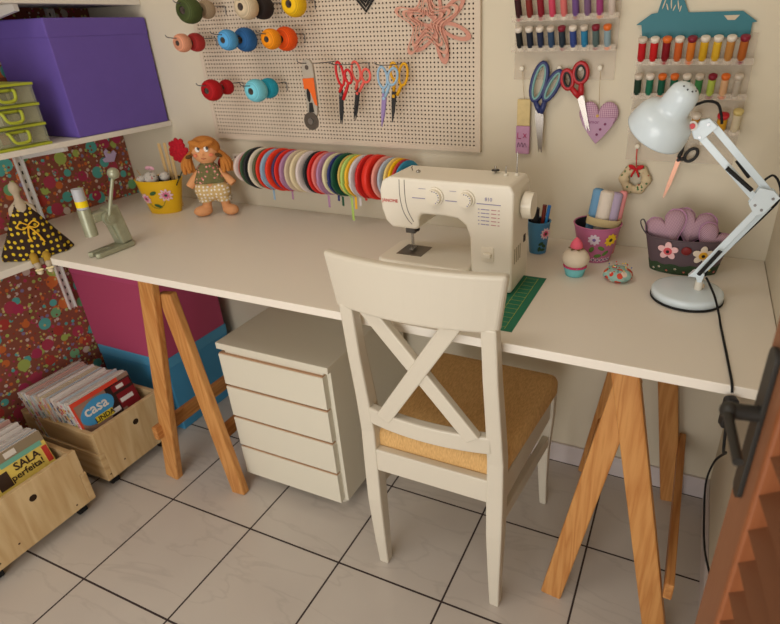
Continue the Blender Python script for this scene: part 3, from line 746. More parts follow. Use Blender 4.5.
RL = [ # px of the roll's left edge, radius, width, colour, label, tail
 (.545,.046,.016,(216,200,192),'white patterned ribbon roll at the left end of the rod',0),
 (.567,.050,.006,(196,40,44),'thin crimson ribbon roll beside the white patterned one',0),
 (.585,.058,.010,(60,84,58),'dark green ribbon roll near the left end',0),
 (.602,.062,.012,(32,34,38),'wide black ribbon roll near the left end',0),
 (.620,.061,.010,(222,210,190),'cream ribbon roll right of the wide black one',0),
 (.637,.059,.012,(90,92,62),'olive ribbon roll right of the cream one',0),
 (.653,.062,.008,(222,54,34),'scarlet ribbon roll left of the pale blue one',0),
 (.671,.060,.012,(142,172,196),'pale blue ribbon roll with a loose end',.022),
 (.695,.062,.014,(228,60,34),'wide scarlet ribbon roll right of the pale blue one',0),
 (.714,.058,.012,(70,56,96),'plum ribbon roll between two red ones',0),
 (.730,.061,.008,(216,44,34),'thin red ribbon roll right of the plum one',0),
 (.748,.059,.013,(172,126,160),'mauve ribbon roll with a short loose end',.018),
 (.768,.061,.011,(206,186,160),'beige ribbon roll right of the mauve one',0),
 (.788,.060,.012,(224,208,172),'pale yellow-cream ribbon roll',0),
 (.812,.060,.014,(218,204,200),'white ribbon roll with a pinkish edge',0),
 (.838,.060,.009,(36,42,44),'black ribbon roll in the middle of the rod',0),
 (.855,.061,.010,(206,40,34),'red ribbon roll between the black and the salmon one',0),
 (.872,.059,.012,(226,122,118),'salmon pink ribbon roll',0),
 (.889,.060,.011,(176,132,168),'lilac ribbon roll with a long loose end',.026),
 (.908,.058,.012,(222,212,172),'pale lemon ribbon roll',0),
 (.927,.058,.009,(44,54,112),'navy blue ribbon roll with a loose end',.012),
 (.943,.060,.010,(28,84,62),'bottle green ribbon roll with a loose end',.020),
 (.960,.056,.008,(206,176,90),'dull gold ribbon roll',0),
 (.974,.058,.010,(176,208,110),'lime green ribbon roll with the longest loose end',.050),
 (.989,.057,.010,(240,184,50),'golden yellow ribbon roll with a loose end',.026),
 (1.007,.058,.012,(214,208,208),'white ribbon roll with a loose end',.018),
 (1.028,.060,.012,(206,40,36),'red ribbon roll left of the widest one',.004),
 (1.055,.061,.026,(226,50,36),'widest bright red ribbon roll',0),
 (1.084,.058,.012,(228,150,138),'peach pink ribbon roll next to the machine',0),
 (1.104,.056,.010,(176,186,200),'silver blue ribbon roll',0),
 (1.120,.056,.009,(238,206,120),'pale yellow ribbon roll behind the machine',0),
 (1.133,.055,.008,(240,190,20),'strong yellow ribbon roll behind the machine',0),
 (1.145,.053,.007,(196,60,60),'brick red ribbon roll behind the machine',0),
 (1.156,.051,.007,(50,140,176),'turquoise ribbon roll, last before the reels',0)]
for i, (x, r, w_, c, l, tl) in enumerate(RL): roll(RM(x), r, w_*.66, c, l, tl*1.4, 0, -15+random.uniform(-3,3))
for x, r, w_, c, l in ((1.187,.034,.026,(34,40,42),'reel of black cord left of the beige reel'),(1.221,.036,.022,(196,176,156),'reel of beige cord behind the sewing machine'),(1.250,.034,.012,(150,28,48),'reel of crimson cord'),
                    (1.272,.028,.011,(52,48,48),'narrow reel of charcoal cord right of the crimson one'),(1.295,.032,.019,(26,36,40),'reel of black cord near the right bracket'),(1.320,.028,.010,(70,66,64),'small reel of grey cord, last before the right bracket')):
    t = thing('cord_reel', l, 'reel', (x, RY, RZ-.005)); X = R('Y', 90)
    MB().lathe([(.008,-w_/2),(r*.8,-w_/2),(r*.8,w_/2),(.008,w_/2)], wound(c, 0, 150), 24, X).build('wound_cord', t)
    for s in (-1, 1): MB().lathe([(.0062,s*w_/2),(r,s*w_/2),(r,s*(w_/2+.0012)),(.0062,s*(w_/2+.0012)),(.0062,s*w_/2)], mat((206,194,172),.4,.4), 28, X, caps=False).build('flange', t)

# ------------------------------------------------------------------ thread racks
def spool(x, y, z, h, r, col, cap, base, label, tilt=0):
    """z = underside"""
    t = thing('thread_spool', label, 'thread spool', (x, y, z)); t.rotation_euler = (math.radians(22), math.radians(tilt), 0)
    cc = mat(cap, .4, .4); cb = mat(base, .4, .4)
    MB().lathe([(r*.78,.0075),(r*.84,.009),(r*.84,h-.0125),(r*.78,h-.010)], wound(col, 2, 420), 18).build('thread', t)
    MB().lathe([(r*.70,h-.0105),(r*.88,h-.0085),(r,h-.005),(r*.96,h-.001),(r*.8,h),(r*.3,h)], cc, 18).build('top_cap', t)
    MB().lathe([(r*.8,0),(r*.94,.0012),(r*.94,.005),(r*.70,.0078)], cb, 18).build('bottom_cap', t)
WH=(226,216,202); MAR=(130,26,48); CLR=(206,194,178); ORC=(222,110,40)
def rack(label, x0, x1, z0, z1, ledges, lower):
    t = thing('thread_rack', label, 'thread rack', ((x0+x1)/2, 0, z0)); cx = (x0+x1)/2
    MB().box((x0-cx, -.0035, 0), (x1-cx, -.0008, z1-z0), M_clear).build('back_panel', t)
    for z in ledges:
        MB().box((x0-cx, -.030, z-z0-.0022), (x1-cx, -.0036, z-z0), M_clear).box((x0-cx, -.0315, z-z0-.0022), (x1-cx, -.0302, z-z0+.010), M_clear).build('ledge', t)
    return t, cx
def pegs(t, cx, z0, pts):
    for x, z in pts: MB().cyl((x-cx, -.0036, z-z0), (x-cx, -.016, z-z0), .0024, M_cream).ell((x-cx, -.0175, z-z0), (.0055,.003,.0055), mat((232,224,206),.4,.4)).build('peg', t)
t, cx = rack('clear left thread rack above the blue and the red scissors', 1.427, 1.663, 1.142, 1.40, [1.268, 1.206], 0)
pegs(t, cx, 1.142, [(1.450,1.167),(1.494,1.168),(1.540,1.167),(1.588,1.168),(1.632,1.168)])
r1 = [((60,28,32),MAR,(150,20,40),'dark maroon'),((130,46,40),CLR,CLR,'rust brown'),((136,32,44),MAR,(150,24,44),'crimson'),((206,72,98),WH,WH,'bright pink'),((214,112,108),WH,WH,'salmon'),((112,80,136),MAR,(120,20,50),'purple'),((122,92,126),CLR,CLR,'dusty mauve'),((160,66,120),ORC,ORC,'magenta'),((206,190,178),CLR,CLR,'white')]
for i, (c, a, b_, l) in enumerate(r1):
    spool(1.443+.0257*i, -.022, 1.2683, .056, .0088, c, a, b_, l + ' thread spool in the top row of the left rack', -2)
r2 = [((34,34,34),WH,WH,'black'),((34,40,56),WH,WH,'blue-black'),((40,48,76),WH,CLR,'dark navy'),((50,74,104),CLR,CLR,'steel blue'),((42,52,62),MAR,MAR,'slate with crimson caps'),((54,72,134),WH,WH,'royal blue'),((44,124,164),CLR,CLR,'cyan'),((84,102,100),MAR,MAR,'grey-green with crimson caps'),((142,164,172),ORC,ORC,'pale grey-blue with orange caps')]
for i, (c, a, b_, l) in enumerate(r2):
    spool(1.4475+.0247*i, -.022, 1.2063, .052, .0088, c, a, b_, 'spool of ' + l + ' thread in the second row of the left rack' if 'caps' not in l else 'spool of ' + l + ', second row of the left rack', -2)
t, cx = rack('clear right thread rack with a teal sewing machine top, behind the lamp', 1.708, 1.938, .966, 1.232, [1.176, 1.108, 1.036], 0)
pegs(t, cx, .966, [(1.733,1.000),(1.825,1.004),(1.869,1.014)])
TP = [(1.6986,1.2519),(1.7273,1.2721),(1.7394,1.274),(1.7443,1.2973),(1.747,1.315),(1.786,1.315),(1.7884,1.2954),(1.7999,1.2726),(1.9011,1.2719),(1.9308,1.2517),(1.9219,1.2501),(1.9223,1.2241),(1.7142,1.2265),(1.7092,1.2516)]
teal = mat((36,112,124),.45,.35)
tp = MB().prism([(x-cx, z-.966) for x, z in TP][::-1], .004, .009, teal, WALL).build('machine_silhouette', t)
wl = mat((206,190,166),.7,.2)
MB().prism([(1.8677-cx,.2987),(1.8969-cx,.2988),(1.8893-cx,.2899),(1.876-cx,.2903)], .0085, .0094, wl, WALL).build('slot', tp)
for xx, zz, hh, rr in ((1.750,1.290,.010,-14),(1.757,1.284,.007,20),(1.764,1.290,.010,8),(1.771,1.282,.006,-20),(1.778,1.287,.009,14),(1.783,1.280,.006,-10)): MB().prism(ellp(.0012,hh,12), .0085, .0094, wl, WALL @ T(xx-cx, zz-.966, 0) @ R('Z', rr)).build('cut_out', tp)
q1 = [((190,28,36),CLR,CLR,'red with grey cap'),((196,30,32),WH,WH,'bright red'),((130,20,30),ORC,(150,20,30),'dark red with orange cap'),((204,98,44),WH,CLR,'burnt orange'),((216,124,46),MAR,ORC,'orange with maroon cap'),((214,168,36),WH,WH,'golden yellow'),((222,178,48),WH,WH,'lighter yellow'),((190,132,66),WH,CLR,'tan'),((176,96,38),MAR,MAR,'brown-orange with maroon caps')]
for i, (c, a, b_, l) in enumerate(q1): spool(1.7185+.0243*i, -.022, 1.1763, .056, .0094, c, a, b_, 'spool of ' + l + ' thread in the top row of the right rack' if 'cap' not in l else 'spool of ' + l + ', top row of the right rack', 1)
q2 = [((32,58,44),CLR,CLR,'dark green'),((34,112,84),WH,CLR,'sea green'),((26,88,66),ORC,ORC,'deep green with orange caps'),((30,96,70),ORC,ORC,'green with orange top beside the lamp shade'),((40,96,76),WH,WH,'green behind the lamp shade'),((62,130,74),CLR,CLR,'leaf green'),((182,200,88),MAR,MAR,'lime with maroon caps'),((224,178,136),ORC,ORC,'peach with orange caps'),((186,176,160),CLR,CLR,'pale grey')]
for i, (c, a, b_, l) in enumerate(q2): spool(1.7185+.0246*i, -.022, 1.1083, .052, .0088, c, a, b_, 'spool of ' + l + ' thread in the second row of the right rack' if len(l) < 14 else 'spool of ' + l + ', second row of the right rack', 1)
spool(1.720, -.018, 1.0363, .050, .0088, (62,66,78), WH, WH, 'slate grey thread spool in the third row, left of the lamp shade', 1)
spool(1.848, -.018, 1.0363, .044, .0095, (190,132,50), WH, WH, 'ochre thread spool above the lamp arm', 1)
spool(1.900, -.020, 1.0363, .046, .0120, (206,152,44), (190,40,50), WH, 'fat mustard thread spool with a red and white cap', 1)
spool(1.927, -.020, 1.0363, .056, .0105, (214,200,168), (206,186,120), WH, 'tall cream thread cone at the right end of the right rack', 1)

# big scissors and hangings
nav = mat((44,54,104),.35,.4); teal2 = mat((120,164,160),.4,.35); rdh = mat((176,34,40),.35,.4)
sil = mat((150,142,134),.25,.5,.8,name='blade_steel')
scissors('large navy blue handled scissors hanging from the left rack', 1.499, -.020, 1.064, [(.004,-.088,.020),(.010,-.088,.018)],
  [(-.004,.074,.0165,.043,-14,nav,(.002,.006)), (.028,.066,.0125,.036,-28,nav,(.004,.004))], [sil], sil, .0050, inner=teal2)
scissors('red and black handled scissors hanging right of the navy pair', 1.596, -.022, 1.104, [(.020,-.072,.014),(.026,-.071,.012)],
  [(-.034,.040,.0125,.020,12,rdh,(-.004,.002)), (-.005,.054,.0155,.021,2,rdh,(.000,.006))], [sil], sil, .0050, inner=M_blk)
scissors('small black handled scissors with rosy blades, hanging under the lamp shade', 1.826, -.020, .976, [(-.018,-.092,.009),(-.021,-.090,.008)],
  [(.025,.012,.0105,.016,-35,M_blk,(.002,.002)), (.004,.028,.0008,.010,0,M_blk,(.0,.004))], [mat((190,140,116),.35,.4,.6)], M_blk, .0027)

def heart(s, n=40):
    out = []
    for k in range(n):
        a = 2*PI*k/n; x = 16*math.sin(a)**3; y = 13*math.cos(a)-5*math.cos(2*a)-2*math.cos(3*a)-math.cos(4*a)
        out.append((x/17*s, y/17*s))
    return out
def puff(mb, poly, d, m, X, c=(0,0)):
    L = []
    for sc, h in ((.05,-1),(.4,-.93),(.7,-.72),(.9,-.4),(1,-.05),(1,.05),(.9,.4),(.7,.72),(.4,.93),(.05,1)):
        L.append([(c[0]+(x-c[0])*sc, c[1]+(y-c[1])*sc, h*d) for x, y in poly])
    return mb.loft(L, m, True, True, X)
def gingham(name, a, b_, sc=230, plane='XZ'):
    m, nt, bs = newmat(name); N = nt.nodes; L = nt.links
    tc = N.new('ShaderNodeTexCoord'); sp = N.new('ShaderNodeSeparateXYZ'); L.new(tc.outputs['Object'], sp.inputs[0])
    v = None
    for o in plane:
        q = math_n(nt, 'LESS_THAN', math_n(nt, 'FRACT', math_n(nt, 'MULTIPLY', sp.outputs['XYZ'.index(o)], sc)), .5)
        v = q if v is None else math_n(nt, 'ADD', v, q)
    L.new(mixc(nt, math_n(nt, 'MULTIPLY', v, .5), a, b_), bs.inputs['Base Color']); bs.inputs['Roughness'].default_value = .9; bs.inputs['Specular IOR Level'].default_value = .15
    return m
M_ging = gingham('lilac_gingham', (208,176,192), (158,112,140)); M_lil = mat((186,150,176), .9, .15, name='lilac_felt')
t = thing('heart_hanging', 'lilac gingham fabric heart hanging from the right peg of the left rack', 'ornament', (1.638, -.014, 1.058))
H_ = [(x*1.0, y*1.14) for x, y in heart(.048)]
puff(MB(), H_, .008, M_ging, WALL).build('cushion', t)
MB().prism([(x, y) for x, y in [(-.040,.004),(.040,.004),(.034,-.014),(.018,-.036),(.0,-.056),(-.018,-.036),(-.034,-.014)]][::-1], .0065, .0085, M_lil, WALL).build('lower_panel', t, bev=.001)
MB().cyl((-.001,-.0082,.008), (-.001,-.0105,.008), .0035, mat((196,150,60),.4,.4)).build('button', t)
for x, z in ((.008,-.022),(.018,-.010),(.001,-.034)): MB().cyl((x,-.0084,z), (x,-.0100,z), .003, mat((120,50,90),.5,.3), n=10).build('flower_dot', t)
MB().text('Amor', .012, mat((130,70,110),.7,.2), WALL @ T(-.010,-.006,.0088), .0002).build('lettering', t)
MB().tube([(-.004,-.002,.105),(-.003,-.004,.07),(0,-.004,.030)], .0006, mat((186,160,120),.8,.2), 5).build('string', t)
t = thing('fabric_tag', 'narrow yellow and lilac fabric tag hanging at the far left peg', 'ornament', (1.457, -.010, 1.032))
MB().box((-.0165,-.004,.004), (.0165,.003,.066), mat((214,192,140),.9,.15,var=.06,vs=80)).build('upper_cloth', t, bev=.002)
MB().box((-.0175,-.005,-.064), (.0175,.003,.0035), mat((192,146,176),.9,.15,var=.06,vs=80)).build('lower_cloth', t, bev=.002)
MB().tube([(-.012,-.0056,-.012),(-.012,-.0056,-.026),(-.004,-.0056,-.026)], .0009, mat((176,50,96),.7,.2), 6).tube([(.002,-.0056,-.014),(.010,-.0056,-.024)], .0009, mat((176,50,96),.7,.2), 6).tube([(.010,-.0056,-.014),(.002,-.0056,-.024)], .0009, mat((176,50,96),.7,.2), 6).tube(spl([(-.012,-.0056,-.048),(-.010,-.0056,-.036),(-.006,-.0056,-.046),(-.001,-.0056,-.036),(.002,-.0056,-.047),(.007,-.0056,-.037),(.011,-.0056,-.047)],4), .0007, mat((110,80,100),.7,.2), 6).build('embroidery', t)
MB().tube([(-.006,-.002,.134),(-.004,-.001,.10),(0,0,.066)], .0006, mat((186,160,120),.8,.2), 5).build('string', t)
t = thing('wreath_ornament', 'small floral fabric wreath with a red bow hanging left of the lamp', 'ornament', (1.737, -.013, .923))
M_flor = dots_mat('holly_print', (206,186,150), [(120,.34,0,[(90,120,80),(170,80,66),(70,110,70)],.6)], '3D', .9)
hexo = [(.033*math.cos(math.radians(60*k)), .033*math.sin(math.radians(60*k))) for k in range(6)]
mb = MB(); L = []
pts = spl([(x*.76, -.002, z*.76) for x, z in hexo], 5, True)
mb.tube(pts, [.0112+.0022*math.cos(2*PI*k/5*1) for k in range(len(pts))], M_flor, 10, True, .8).build('padded_ring', t)
mb = MB()
for s in (-1, 1): mb.ell((s*.009,-.0125,.031), (.009,.003,.005), mat((190,34,40),.7,.2), rot=R('Y', s*-25)); mb.tube([(0,-.0125,.029),(s*.006,-.0135,.016),(s*.009,-.012,.008)], .0024, mat((190,34,40),.7,.2), 6, flat=.4)
mb.build('red_bow', t)
MB().tube([(.0,-.010,.031),(-.003,-.004,.055),(-.004,-.004,.080)], .0014, mat((200,60,56),.7,.2), 5).build('hanging_ribbon', t)
# ------------------------------------------------------------------ sewing machine
t = thing('sewing_machine', 'cream sewing machine with two dials standing on the desk', 'sewing machine', (1.40, -.32, .7505)); O = (-1.40, .32, -.7505)
def Q(x, y, z): return (x+O[0], y+O[1], z+O[2])
TM = T(*O)
arm = [(1.548,.753),(1.548,.968),(1.540,.983),(1.272,.983),(1.254,.974),(1.247,.952),(1.249,.912),(1.258,.886),(1.272,.872),(1.332,.872),(1.338,.880),(1.338,.900),(1.346,.908),(1.40,.909),(1.428,.906),(1.446,.893),(1.455,.868),(1.458,.753)]
MB().prism(arm[::-1], .262, .380, M_mach, TM @ WALL).build('arm_and_column', t, bev=.008, seg=3)
bed = rrect(.222, .142, .024, 6, 1.345, -.332)
MB().prism(bed, .7515, .8025, M_mach, TM).build('bed', t, bev=.007, seg=3)
MB().cyl(Q(1.549,-.315,.929), Q(1.553,-.315,.929), .022, M_mach2, n=32).cyl(Q(1.553,-.315,.929), Q(1.572,-.315,.929), .0285, M_mach2, .027, 32).build('handwheel', t, bev=.004, seg=3)
lavd = mat((150,142,176),.5,.3,name='lavender_print'); redp = mat((206,60,50),.5,.3,name='red_print'); greyp = mat((120,112,108),.5,.3)
YF_ = -.3805
for x, z, r in ((1.379,.950,.0195),(1.449,.950,.0185)):
    d_ = MB().cyl(Q(x,YF_,z), Q(x,YF_-.004,z), r, M_mach2, n=36).cyl(Q(x,YF_-.004,z), Q(x,YF_-.012,z), r*.84, M_mach2, r*.8, 36).build('dial', t, bev=.001)
    for k in range(8):
        a = math.radians(-60+22*k); MB().box(Q(x+r*.66*math.cos(a)-.0011,YF_-.0126,z+r*.66*math.sin(a)-.0011), Q(x+r*.66*math.cos(a)+.0011,YF_-.0121,z+r*.66*math.sin(a)+.0011), greyp if k % 2 else lavd).build('dial_mark', d_)
for a, b_ in ((1.326,1.356),(1.402,1.428),(1.471,1.522)): MB().box(Q(a,YF_-.0008,.9425), Q(b_,YF_-.0001,.9440), lavd).build('printed_line', t)
for a, b_ in ((1.342,1.358),(1.412,1.427)): MB().box(Q(a,YF_-.0006,.9635), Q(b_,YF_-.0001,.9643), lavd).build('printed_line', t)
MB().text('JANOME', .0100, redp, TM @ T(1.272,YF_-.0004,.932) @ WALL, .0003, 0).build('brand_lettering', t)
MB().text('810', .0105, lavd, TM @ T(1.496,YF_-.0004,.953) @ WALL, .0003, 0).build('model_lettering', t)
for i in range(5):
    mb = MB(); z = .932-.0078*i
    for k, w_ in enumerate((.003,.010,.007)): x = (1.474,1.480,1.491)[k]; mb.box(Q(x,YF_-.0005,z-.0008), Q(x+w_,YF_-.0001,z+.0008), lavd)
    for k, w_ in enumerate((.011,.004)): x = (1.502,1.516)[k]; mb.box(Q(x,YF_-.0005,z-.0008), Q(x+w_,YF_-.0001,z+.0008), mat((196,140,140),.5,.3))
    mb.build('stitch_chart_row', t)
# threading slots
for pts in ([(1.297,.9795),(1.296,.952),(1.298,.930),(1.303,.910),(1.313,.893),(1.322,.884)], [(1.309,.9795),(1.3085,.952),(1.310,.930),(1.315,.910),(1.326,.890)]):
    MB().tube(spl([Q(x,YF_+.0002,z) for x, z in pts], 4), .0008, greyp, 6).build('thread_slot', t)
MB().prism(rrect(.028,.032,.003,3,1.495,.836), .3795, .3825, M_mach2, TM @ WALL).build('reverse_lever_plate', t, bev=.001)
MB().box(Q(1.4875,-.393,.831), Q(1.505,-.3826,.841), M_mach).build('reverse_lever', t, bev=.002)
st = mat((170,166,160),.25,.5,.9)
mb = MB().cyl(Q(1.297,-.33,.8715), Q(1.297,-.33,.818), .0022, st); mb.build('needle_bar', t)
MB().box(Q(1.285,-.342,.848), Q(1.308,-.322,.864), mat((90,86,82),.3,.5,.6)).cyl(Q(1.304,-.331,.857), Q(1.314,-.335,.857), .0045, M_blk).build('needle_clamp', t, bev=.001)
MB().box(Q(1.292,-.345,.8085), Q(1.302,-.318,.8105), st).cyl(Q(1.2925,-.327,.86), Q(1.2925,-.327,.811), .0018, st).build('presser_foot', t)
MB().prism([(1.268,-.362),(1.330,-.362),(1.330,-.300),(1.268,-.300)], .8028, .8038, mat((126,118,106),.3,.5,.7), TM).build('needle_plate', t)
for x, y, l in ((1.527,-.292,.048),(1.506,-.300,.020)): MB().cyl(Q(x,y,.9832), Q(x,y,.9832+l), .0013, st).cyl(Q(x,y,.9831), Q(x,y,.988), .0042, mat((232,226,210),.4,.4)).build('spool_pin', t)
MB().cyl(Q(1.478,-.285,.988), Q(1.478,-.285,.990), .0085, M_blk).cyl(Q(1.478,-.285,.9831), Q(1.478,-.285,.998), .002, st).build('bobbin_winder', t)
MB().ell(Q(1.316,-.325,.985), (.005,.005,.004), st).build('pressure_knob', t)
MB().tube([Q(1.297,-.315,.984), Q(1.296,-.317,.991), Q(1.300,-.320,.994)], .0012, greyp, 6).build('thread_guide', t)
for k in range(4): MB().box(Q(1.5482,-.365+.013*k,.815), Q(1.5489,-.361+.013*k,.848), mat((176,166,146),.6,.2)).build('vent', t)
MB().box(Q(1.5482,-.300,.842), Q(1.5496,-.288,.858), M_blk).build('socket', t)

# cutting mat
t = thing('cutting_mat', 'green cutting mat with yellow ruler lines sticking out from under the sewing machine', 'cutting mat', (1.585, -.40, .7502))
def mat_loc(o): pass
mb = MB().box((-.075,-.133,0), (.012,.130,.0006), mat((30,112,84),.6,.3,name='mat_green')); mb.build('mat_sheet', t)
ym = mat((176,176,80),.6,.2,name='mat_line')
MB().box((-.0320,-.125,.00062), (-.0312,.122,.0008), ym).build('ruler_line', t)
MB().box((-.0050,-.125,.00062), (-.0042,.122,.0008), ym).build('ruler_line', t)
for k in range(13): MB().box((-.0312,-.118+.0195*k,.00062), (-.0052,-.1174+.0195*k,.0008), ym).build('ruler_line', t)

# ------------------------------------------------------------------ pots
def decal(t, pts, X, m, h=.0008, name='painted_flower'): pass
def on_oval(a, b_, th, z, zup=0.0):
    c, s = math.cos(th), math.sin(th); p = Vector((a*c, b_*s, z)); n = Vector((c/a, s/b_, 0)).normalized()
    n = (n + Vector((0,0,-zup))).normalized(); xx = Vector((0,0,1)).cross(n).normalized(); yy = n.cross(xx)
    M = Matrix((xx, yy, n)).transposed().to_4x4(); M.translation = p; return M
def flower(mb, X, r, pet, cen, n=8, cr=.28, fat=.32, lift=.0006):
    for k in range(n): mb.ell((0,0,0), (r*.42, r*fat*.62, .0007), pet, 10, 6, X @ R('Z', 360/n*k) @ T(r*.58,0,lift))
    mb.ell((0,0,lift+.0004), (r*cr, r*cr, .0012), cen, 12, 6, X)
def leaf(mb, X, l, w, m): mb.ell((0,0,.0006), (l, w, .0007), m, 12, 6, X)
def bucket(name, label, cat, loc, rotz, bot, top, h, col, inner, rim=.0025):
    t = thing(name, label, cat, loc, rotz)
    (a0, b0), (a1, b1) = bot, top
    n = 40; L = []
    for a, b_, z in ((a0,b0,0),(a1,b1,h),(a1-rim,b1-rim,h),(a0-rim,b0-rim,.003)):
        L.append([(a*math.cos(2*PI*k/n), b_*math.sin(2*PI*k/n), z) for k in range(n)])
    mb = MB(); mb.loft(L[:2], col, False); mb.loft(L[1:3], col, False); mb.loft(L[2:], inner, False)
    mb.add(L[0], [tuple(range(n-1,-1,-1))], col, False); mb.add(L[3], [tuple(range(n))], inner, False)
    mb.build('bucket_wall', t)
    MB().tube([(a1*math.cos(2*PI*k/n), b1*math.sin(2*PI*k/n), h) for k in range(n)], .0016, col, 6, True).build('rim', t)
    def surf(thd, z, r=0):
        u = z/h; a = a0+(a1-a0)*u; b_ = b0+(b1-b0)*u
        return on_oval(a+.0003, b_+.0003, math.radians(thd), z, (a1-a0)/h)
    return t, surf
blkin = mat((40,40,44),.6,.3,name='dark_enamel')
GR = mat((62,104,62),.6,.3,name='painted_leaf'); pw = mat((240,206,216),.5,.3,name='petal_white'); pp = mat((226,120,160),.5,.3,name='petal_pink')
# yellow oval bucket
t, sf = bucket('oval_bucket', 'yellow oval tin bucket with painted pink flowers, left end of the desk', 'bucket', (.303, -.150, .7505), 18, (.050,.035), (.076,.050), .106, mat((232,184,24),.4,.4), blkin)
for th, z, r in ((-58,.062,.0225),(-122,.050,.0200)):
    mb = MB(); flower(mb, sf(th,z), r, pw, mat((70,60,40),.6,.3), 9, .25); flower(mb, sf(th,z) @ T(0,0,.0006), r*.62, pp, mat((60,90,50),.6,.3), 9, .3); mb.build('painted_flower', t)
for th, z, a in ((-92,.070,25),(-88,.028,-20)):
    mb = MB(); leaf(mb, sf(th,z) @ R('Z', a), .013, .006, GR); mb.build('painted_leaf', t)
MB().tube([(sf(th,z) @ Vector((0,0,.0004)))[:] for th, z in ((-120,.036),(-105,.022),(-88,.018),(-70,.030),(-62,.044))], .0008, GR, 5).build('painted_stem', t)
BT = (.303, -.148, .7505)
# things in the bucket
fl = dots_mat('red_print_cotton', (196,190,182), [(170,.36,0,[(180,40,60),(60,70,60),(220,210,200)],.7)], '3D', .9)
for x, y, z, r, l in ((.262,-.178,.853,.0185,'leftmost print fabric ball stick in the yellow bucket'),(.303,-.176,.864,.0225,'large print fabric ball stick in the middle of the yellow bucket'),(.334,-.150,.866,.0165,'small print fabric ball stick beside the large one')):
    q = thing('fabric_ball_stick', l, 'craft stick', (x, y, z))
    MB().ell((0,0,0), (r, r*.95, r*.9), fl).build('ball', q); MB().cyl((0,0,-r*.8), (.004,.01,-.085), .0018, M_pine, n=8).build('stick', q)
q = thing('ribbon_bow', 'pale pink bow sticking up from the yellow bucket', 'bow', (.288,-.160,.890)); pk = mat((224,170,186),.8,.2)
for s in (-1,1): MB().ell((s*.009,0,.001), (.011,.004,.006), pk, rot=R('Y', s*15)).build('loop', q)
MB().cyl((0,0,-.002), (0,.006,-.08), .001, pk, n=6).build('stem', q)
for x, z1, a, l in ((.318,.965,-2,'left wooden craft stick standing in the yellow bucket'),(.333,.968,1,'middle wooden craft stick standing in the yellow bucket'),(.347,.960,3,'right wooden craft stick standing in the yellow bucket')):
    o = MB().prism(rrect(.0125, z1-.765, .005, 4, 0, (z1-.765)/2), 0, .0016, mat((206,172,120),.7,.2,var=.05,vs=60), WALL).build('craft_stick', bev=0); o.location = (x, -.122, .762); o.rotation_euler = (0, math.radians(a), 0)
    tag(o, l, 'craft stick')
q = thing('red_flower', 'red artificial flower on a dark stem in the yellow bucket', 'flower', (.425, -.150, .950))
rd = mat((176,24,40),.75,.2,bump=.3,bs=300)
for k in range(26):
    a = k*2.4; rr = .030*math.sqrt((k+1)/26)
    MB().ell((rr*math.cos(a), -.010+rr*.25, rr*math.sin(a)), (.013,.007,.009), rd, 8, 6, rot=R('Y', -math.degrees(a))).build('petal', q)
MB().ell((.006,.002,-.018), (.008,.005,.006), mat((90,80,50),.7,.2)).build('calyx', q)
MB().tube([(.003,.002,-.015),(-.004,.006,-.05),(-.062,.004,-.120)], .0017, mat((52,66,48),.6,.3), 6).build('stem', q)
q = tag(MB().tube([(.241,-.170,.885),(.262,-.165,.842),(.285,-.158,.79)], .0016, mat((180,150,110),.4,.4), 6).build('crochet_hook'), 'thin light crochet hook leaning at the left rim of the yellow bucket', 'crochet hook')
q = thing('wall_ornament', 'lilac ornament on the fabric wall behind the press lever', 'ornament', (.0095, -.085, .893))
lm = mat((206,186,226),.7,.25)
MB().prism([(-.022,-.012),(.012,-.016),(.03,.010),(.022,.022),(.008,.012),(-.004,.03),(-.014,.022),(-.012,.004),(-.026,.0)], 0, .006, lm, R('Z', 90) @ R('X', 90)).build('body', q, bev=.001)
MB().ell((.008,0,.018), (.003,.006,.004), mat((196,178,120),.5,.4)).build('bead', q)

# pink pot
t, sf = bucket('flower_pot', 'pink tin pot with a yellow daisy, holding rolled fabrics', 'pot', (1.674, -.108, .7505), 25, (.036,.036), (.055,.055), .088, mat((186,104,140),.4,.4), blkin)
for th, z, r, c1, c2 in ((-112,.062,.015,mat((214,198,210),.5,.3),mat((120,96,150),.5,.3)),(-66,.060,.017,mat((236,196,40),.5,.3),mat((60,50,30),.6,.3))):
    mb = MB(); flower(mb, sf(th,z), r, c1, c2, 9, .28, .4); mb.build('painted_flower', t)
for th, z, a in ((-118,.036,60),(-90,.040,-30),(-74,.026,40),(-98,.020,10)):
    mb = MB(); leaf(mb, sf(th,z) @ R('Z', a), .009, .005, mat((96,130,60),.6,.3)); mb.build('painted_leaf', t)
for k in range(6):
    mb = MB(); flower(mb, sf(-125+14*k, .009), .0055, mat((214,206,206),.5,.3), mat((90,60,110),.5,.3), 5, .4); mb.build('painted_blossom', t)
RX, RYY = 1.672, -.102
for dx, dy, r, h, c, l in ((-.021,.004,.0135,.158,(112,156,192),'blue fabric roll in the pink pot'),(.001,-.006,.0165,.157,(222,210,196),'white fabric roll in the pink pot, between the blue and lavender ones'),
                          (.0225,.001,.0130,.153,(176,160,184),'lavender fabric roll in the pink pot'),(.034,.015,.0095,.154,(232,150,150),'thin pink fabric roll at the right of the pink pot')):
    o = MB().lathe([(r*.6,0),(r,.004),(r,h-.004),(r*.75,h)], mat(c,.9,.15,var=.03,vs=40), 20).lathe([(r*.55,h-.001),(r*.5,h+.0005),(.0005,h-.002)], mat(c,.9,.15,var=.03,vs=40), 16).build('fabric_roll')
    o.location = (RX+dx-.001, RYY+dy+.004, .7555); o.rotation_euler = (math.radians(-4), math.radians(6), 0); tag(o, l, 'fabric roll', None)
